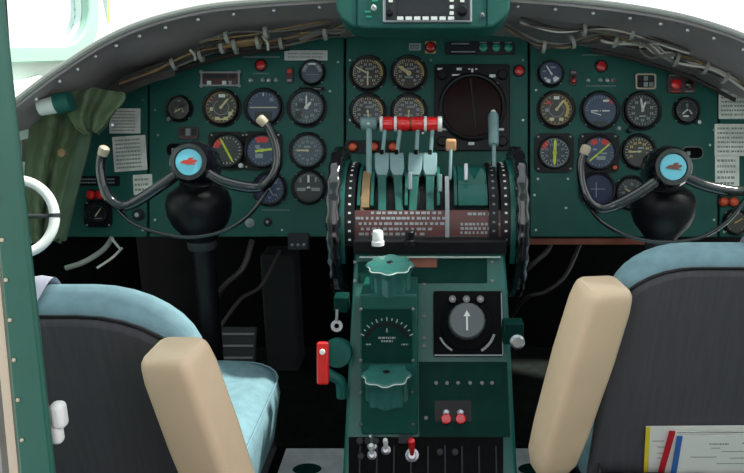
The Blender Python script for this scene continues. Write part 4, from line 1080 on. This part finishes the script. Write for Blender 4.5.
# ================================================================== the shell
def slab(name, c, d, mname, **k): return struct(MB(mname).box(c, d).build(name, **k))
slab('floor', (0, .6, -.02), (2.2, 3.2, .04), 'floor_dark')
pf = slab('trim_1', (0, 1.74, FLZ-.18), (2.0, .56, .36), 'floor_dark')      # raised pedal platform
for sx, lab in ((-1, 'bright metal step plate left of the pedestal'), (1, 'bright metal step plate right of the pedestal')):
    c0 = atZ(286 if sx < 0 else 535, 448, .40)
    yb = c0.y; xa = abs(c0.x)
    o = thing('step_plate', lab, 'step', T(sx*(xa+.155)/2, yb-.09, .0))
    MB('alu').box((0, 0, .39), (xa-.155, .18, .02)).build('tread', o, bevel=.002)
    MB('charcoal').box((0, 0, .19), (xa-.165, .16, .38)).build('support', o)
    MB('ped_dark').lathe([(.02, .400), (.018, .402), (0, .4022)], 20, T(-.02 if sx < 0 else .02, .01, 0) @ Matrix.Diagonal((1.5, 1, 1, 1))).build('recess', o)
struct(MB('dull_black').prism([P2(*p) for p in ((50, 236), (50, 110), (150, 84), (240, 47), (344, 35), (530, 35), (640, 58), (720, 90), (800, 130), (800, 236))], -.022, -.013, PAN.M).build('trim_4'))
slab('wall_front', (0, 2.04, .62), (2.2, .04, 1.24), 'dull_black')  # black colour carries the shade of the footwell
# left wall with rounded window
WA, WB = Vector((-1.02, 1.05, 0)), Vector((-.80, 1.86, 0))
wdir = (WB-WA).normalized(); wn = Vector((wdir.y, -wdir.x, 0))             # normal towards the cabin
Mw = Matrix((wdir, Vector((0, 0, 1)), wn)).transposed().to_4x4(); Mw = T(*WA) @ Mw
WL = (WB-WA).length
def wall_hit(px, py):
    r = FW + RT*((px-CX)/FPX) + UP*((CY-py)/FPX); I = Mw.inverted(); o_ = I @ CAM; q_ = I.to_3x3() @ r
    return o_+q_*(-o_.z/q_.z)
wq = wall_hit(80, 5); wl = wall_hit(50, 46)
hx1 = wall_hit(82, 10).x; hz0 = wl.y
hx0 = .12; hz1 = hz0+.42
cxw, czw = (hx0+hx1)/2, (hz0+hz1)/2
hole = rrect(hx1-hx0, hz1-hz0, .10, 8, cxw, czw)
def ringed(mb, outer, inner, z0, z1, M):
    n = len(outer)
    vs = [(x, y, z) for z in (z0, z1) for pl in (outer, inner) for x, y in pl]
    f = []
    for i in range(n):
        j = (i+1) % n
        f += [[i, j, n+j, n+i], [2*n+i, 2*n+j, 3*n+j, 3*n+i], [i, j, 2*n+j, 2*n+i], [n+i, n+j, 3*n+j, 3*n+i]]
    return mb.add(vs, f, M)
def radial_outer(x0, z0, x1, z1, inner, cx, cz):
    out = []
    for x, z in inner:
        dx, dz = x-cx, z-cz
        t = min([(x1-cx)/dx if dx > 1e-9 else 1e9, (x0-cx)/dx if dx < -1e-9 else 1e9, (z1-cz)/dz if dz > 1e-9 else 1e9, (z0-cz)/dz if dz < -1e-9 else 1e9])
        out.append((cx+dx*t, cz+dz*t))
    return out
wt = 1.80
outer = radial_outer(-.02, 1.0, WL, wt, hole, cxw, czw)
wl_ = ringed(MB('wall_pale'), outer, hole, -.03, 0, Mw)
wl_.box((WL/2, .91, -.015), (WL+.04, .18, .03), Mw)
wl_.use('dull_black').box((WL/2, .41, -.015), (WL+.04, .82, .03), Mw)  # lower wall blackened to imitate the shade under the panel
wl_ = struct(wl_.build('wall_left'))
win = struct(MB('glass').prism(rrect(hx1-hx0, hz1-hz0, .10, 8, cxw, czw), -.02, -.016, Mw).build('window_1'))
big = rrect(hx1-hx0+.07, hz1-hz0+.07, .13, 8, cxw, czw)
ringed(MB('window_green'), big, hole, 0, .022, Mw).build('window_frame', win, bevel=.004)
# sill ledge and front post
sill = MB('wall_white')
sill.loft([[atY(15, 92, 1.48), atY(15, 116, 1.46), atY(-60, 160, 1.46), atY(-60, 92, 1.48)], [at(60, 60, 1.72), at(60, 80, 1.66), at(20, 100, 1.72), at(20, 74, 1.76)], [at(102, 38, 1.86), at(104, 48, 1.8), at(70, 60, 1.86), at(72, 44, 1.9)]])
struct(sill.build('trim_2', ang=60))
post = struct(MB('wall_pale').loft([[at(86, 44, 1.80), at(108, 44, 1.80), at(108, 44, 1.88), at(86, 44, 1.88)], [at(84, -90, 1.70), at(108, -90, 1.70), at(108, -90, 1.78), at(84, -90, 1.78)]]).build('trim_3', bevel=.004))
singles('bolt', 'alu', [(.006, 0), (.005, .004), (0, .005)], [Matrix.Translation(at(px, py, 1.785)) @ Matrix.Rotation(R(80), 4, 'X') for px, py in ((95, 8), (101, 14), (95, 22), (101, 2), (98, 30))], post)
tag(MB('yellow').tube([at(107, -40, 1.78), at(107, 0, 1.79), at(108, 22, 1.80)], .004, 8).build('cable'), 'pale yellow cable beside the windshield post', 'cable')
# right wall, windshield, roof
struct(MB('wall_pale').box((0, 0, 0), (.03, 1.5, 1.15), T(1.04, .95, .575)).build('wall_right'))
struct(MB('glass').add([(-.80, 1.90, 1.25), (0, 2.25, 1.33), (0, 1.72, 1.86), (-.72, 1.55, 1.80)], [[0, 1, 2, 3]]).build('window_2'))
struct(MB('glass').add([(0, 2.25, 1.33), (.88, 1.90, 1.20), (.80, 1.55, 1.80), (0, 1.72, 1.86)], [[0, 1, 2, 3]]).build('window_3'))
roof = MB('wall_pale')
def roofbox(x0, x1, y0, y1): roof.box(((x0+x1)/2, (y0+y1)/2, 1.84), (x1-x0, y1-y0, .04))
roofbox(-1.05, 1.05, .25, .95); roofbox(.55, 1.05, .95, 1.6); roofbox(-1.05, -.70, .95, 1.6)
struct(roof.build('ceiling'))
struct(MB('glass').box((-.075, 1.28, 1.84), (1.24, .64, .006)).build('window_4'))  # unseen roof pane, added so sun reaches the left seat and wall

wr = MB('wall_pale')
wr.box((-.78, .53, .92), (.72, .03, 1.84)); wr.box((.76, .47, .92), (.72, .03, 1.84))
struct(wr.build('wall_rear'))
slab('low_light_screen', (0, -.72, .5), (2.2, .04, 1.0), 'floor_dark')  # unseen half wall, added to keep low light off the pedestal
# left side wall between the bulkhead and the slanted window wall
struct(MB('wall_pale').box((-1.04, .79, .60), (.03, .54, 1.2)).build('wall_left'))
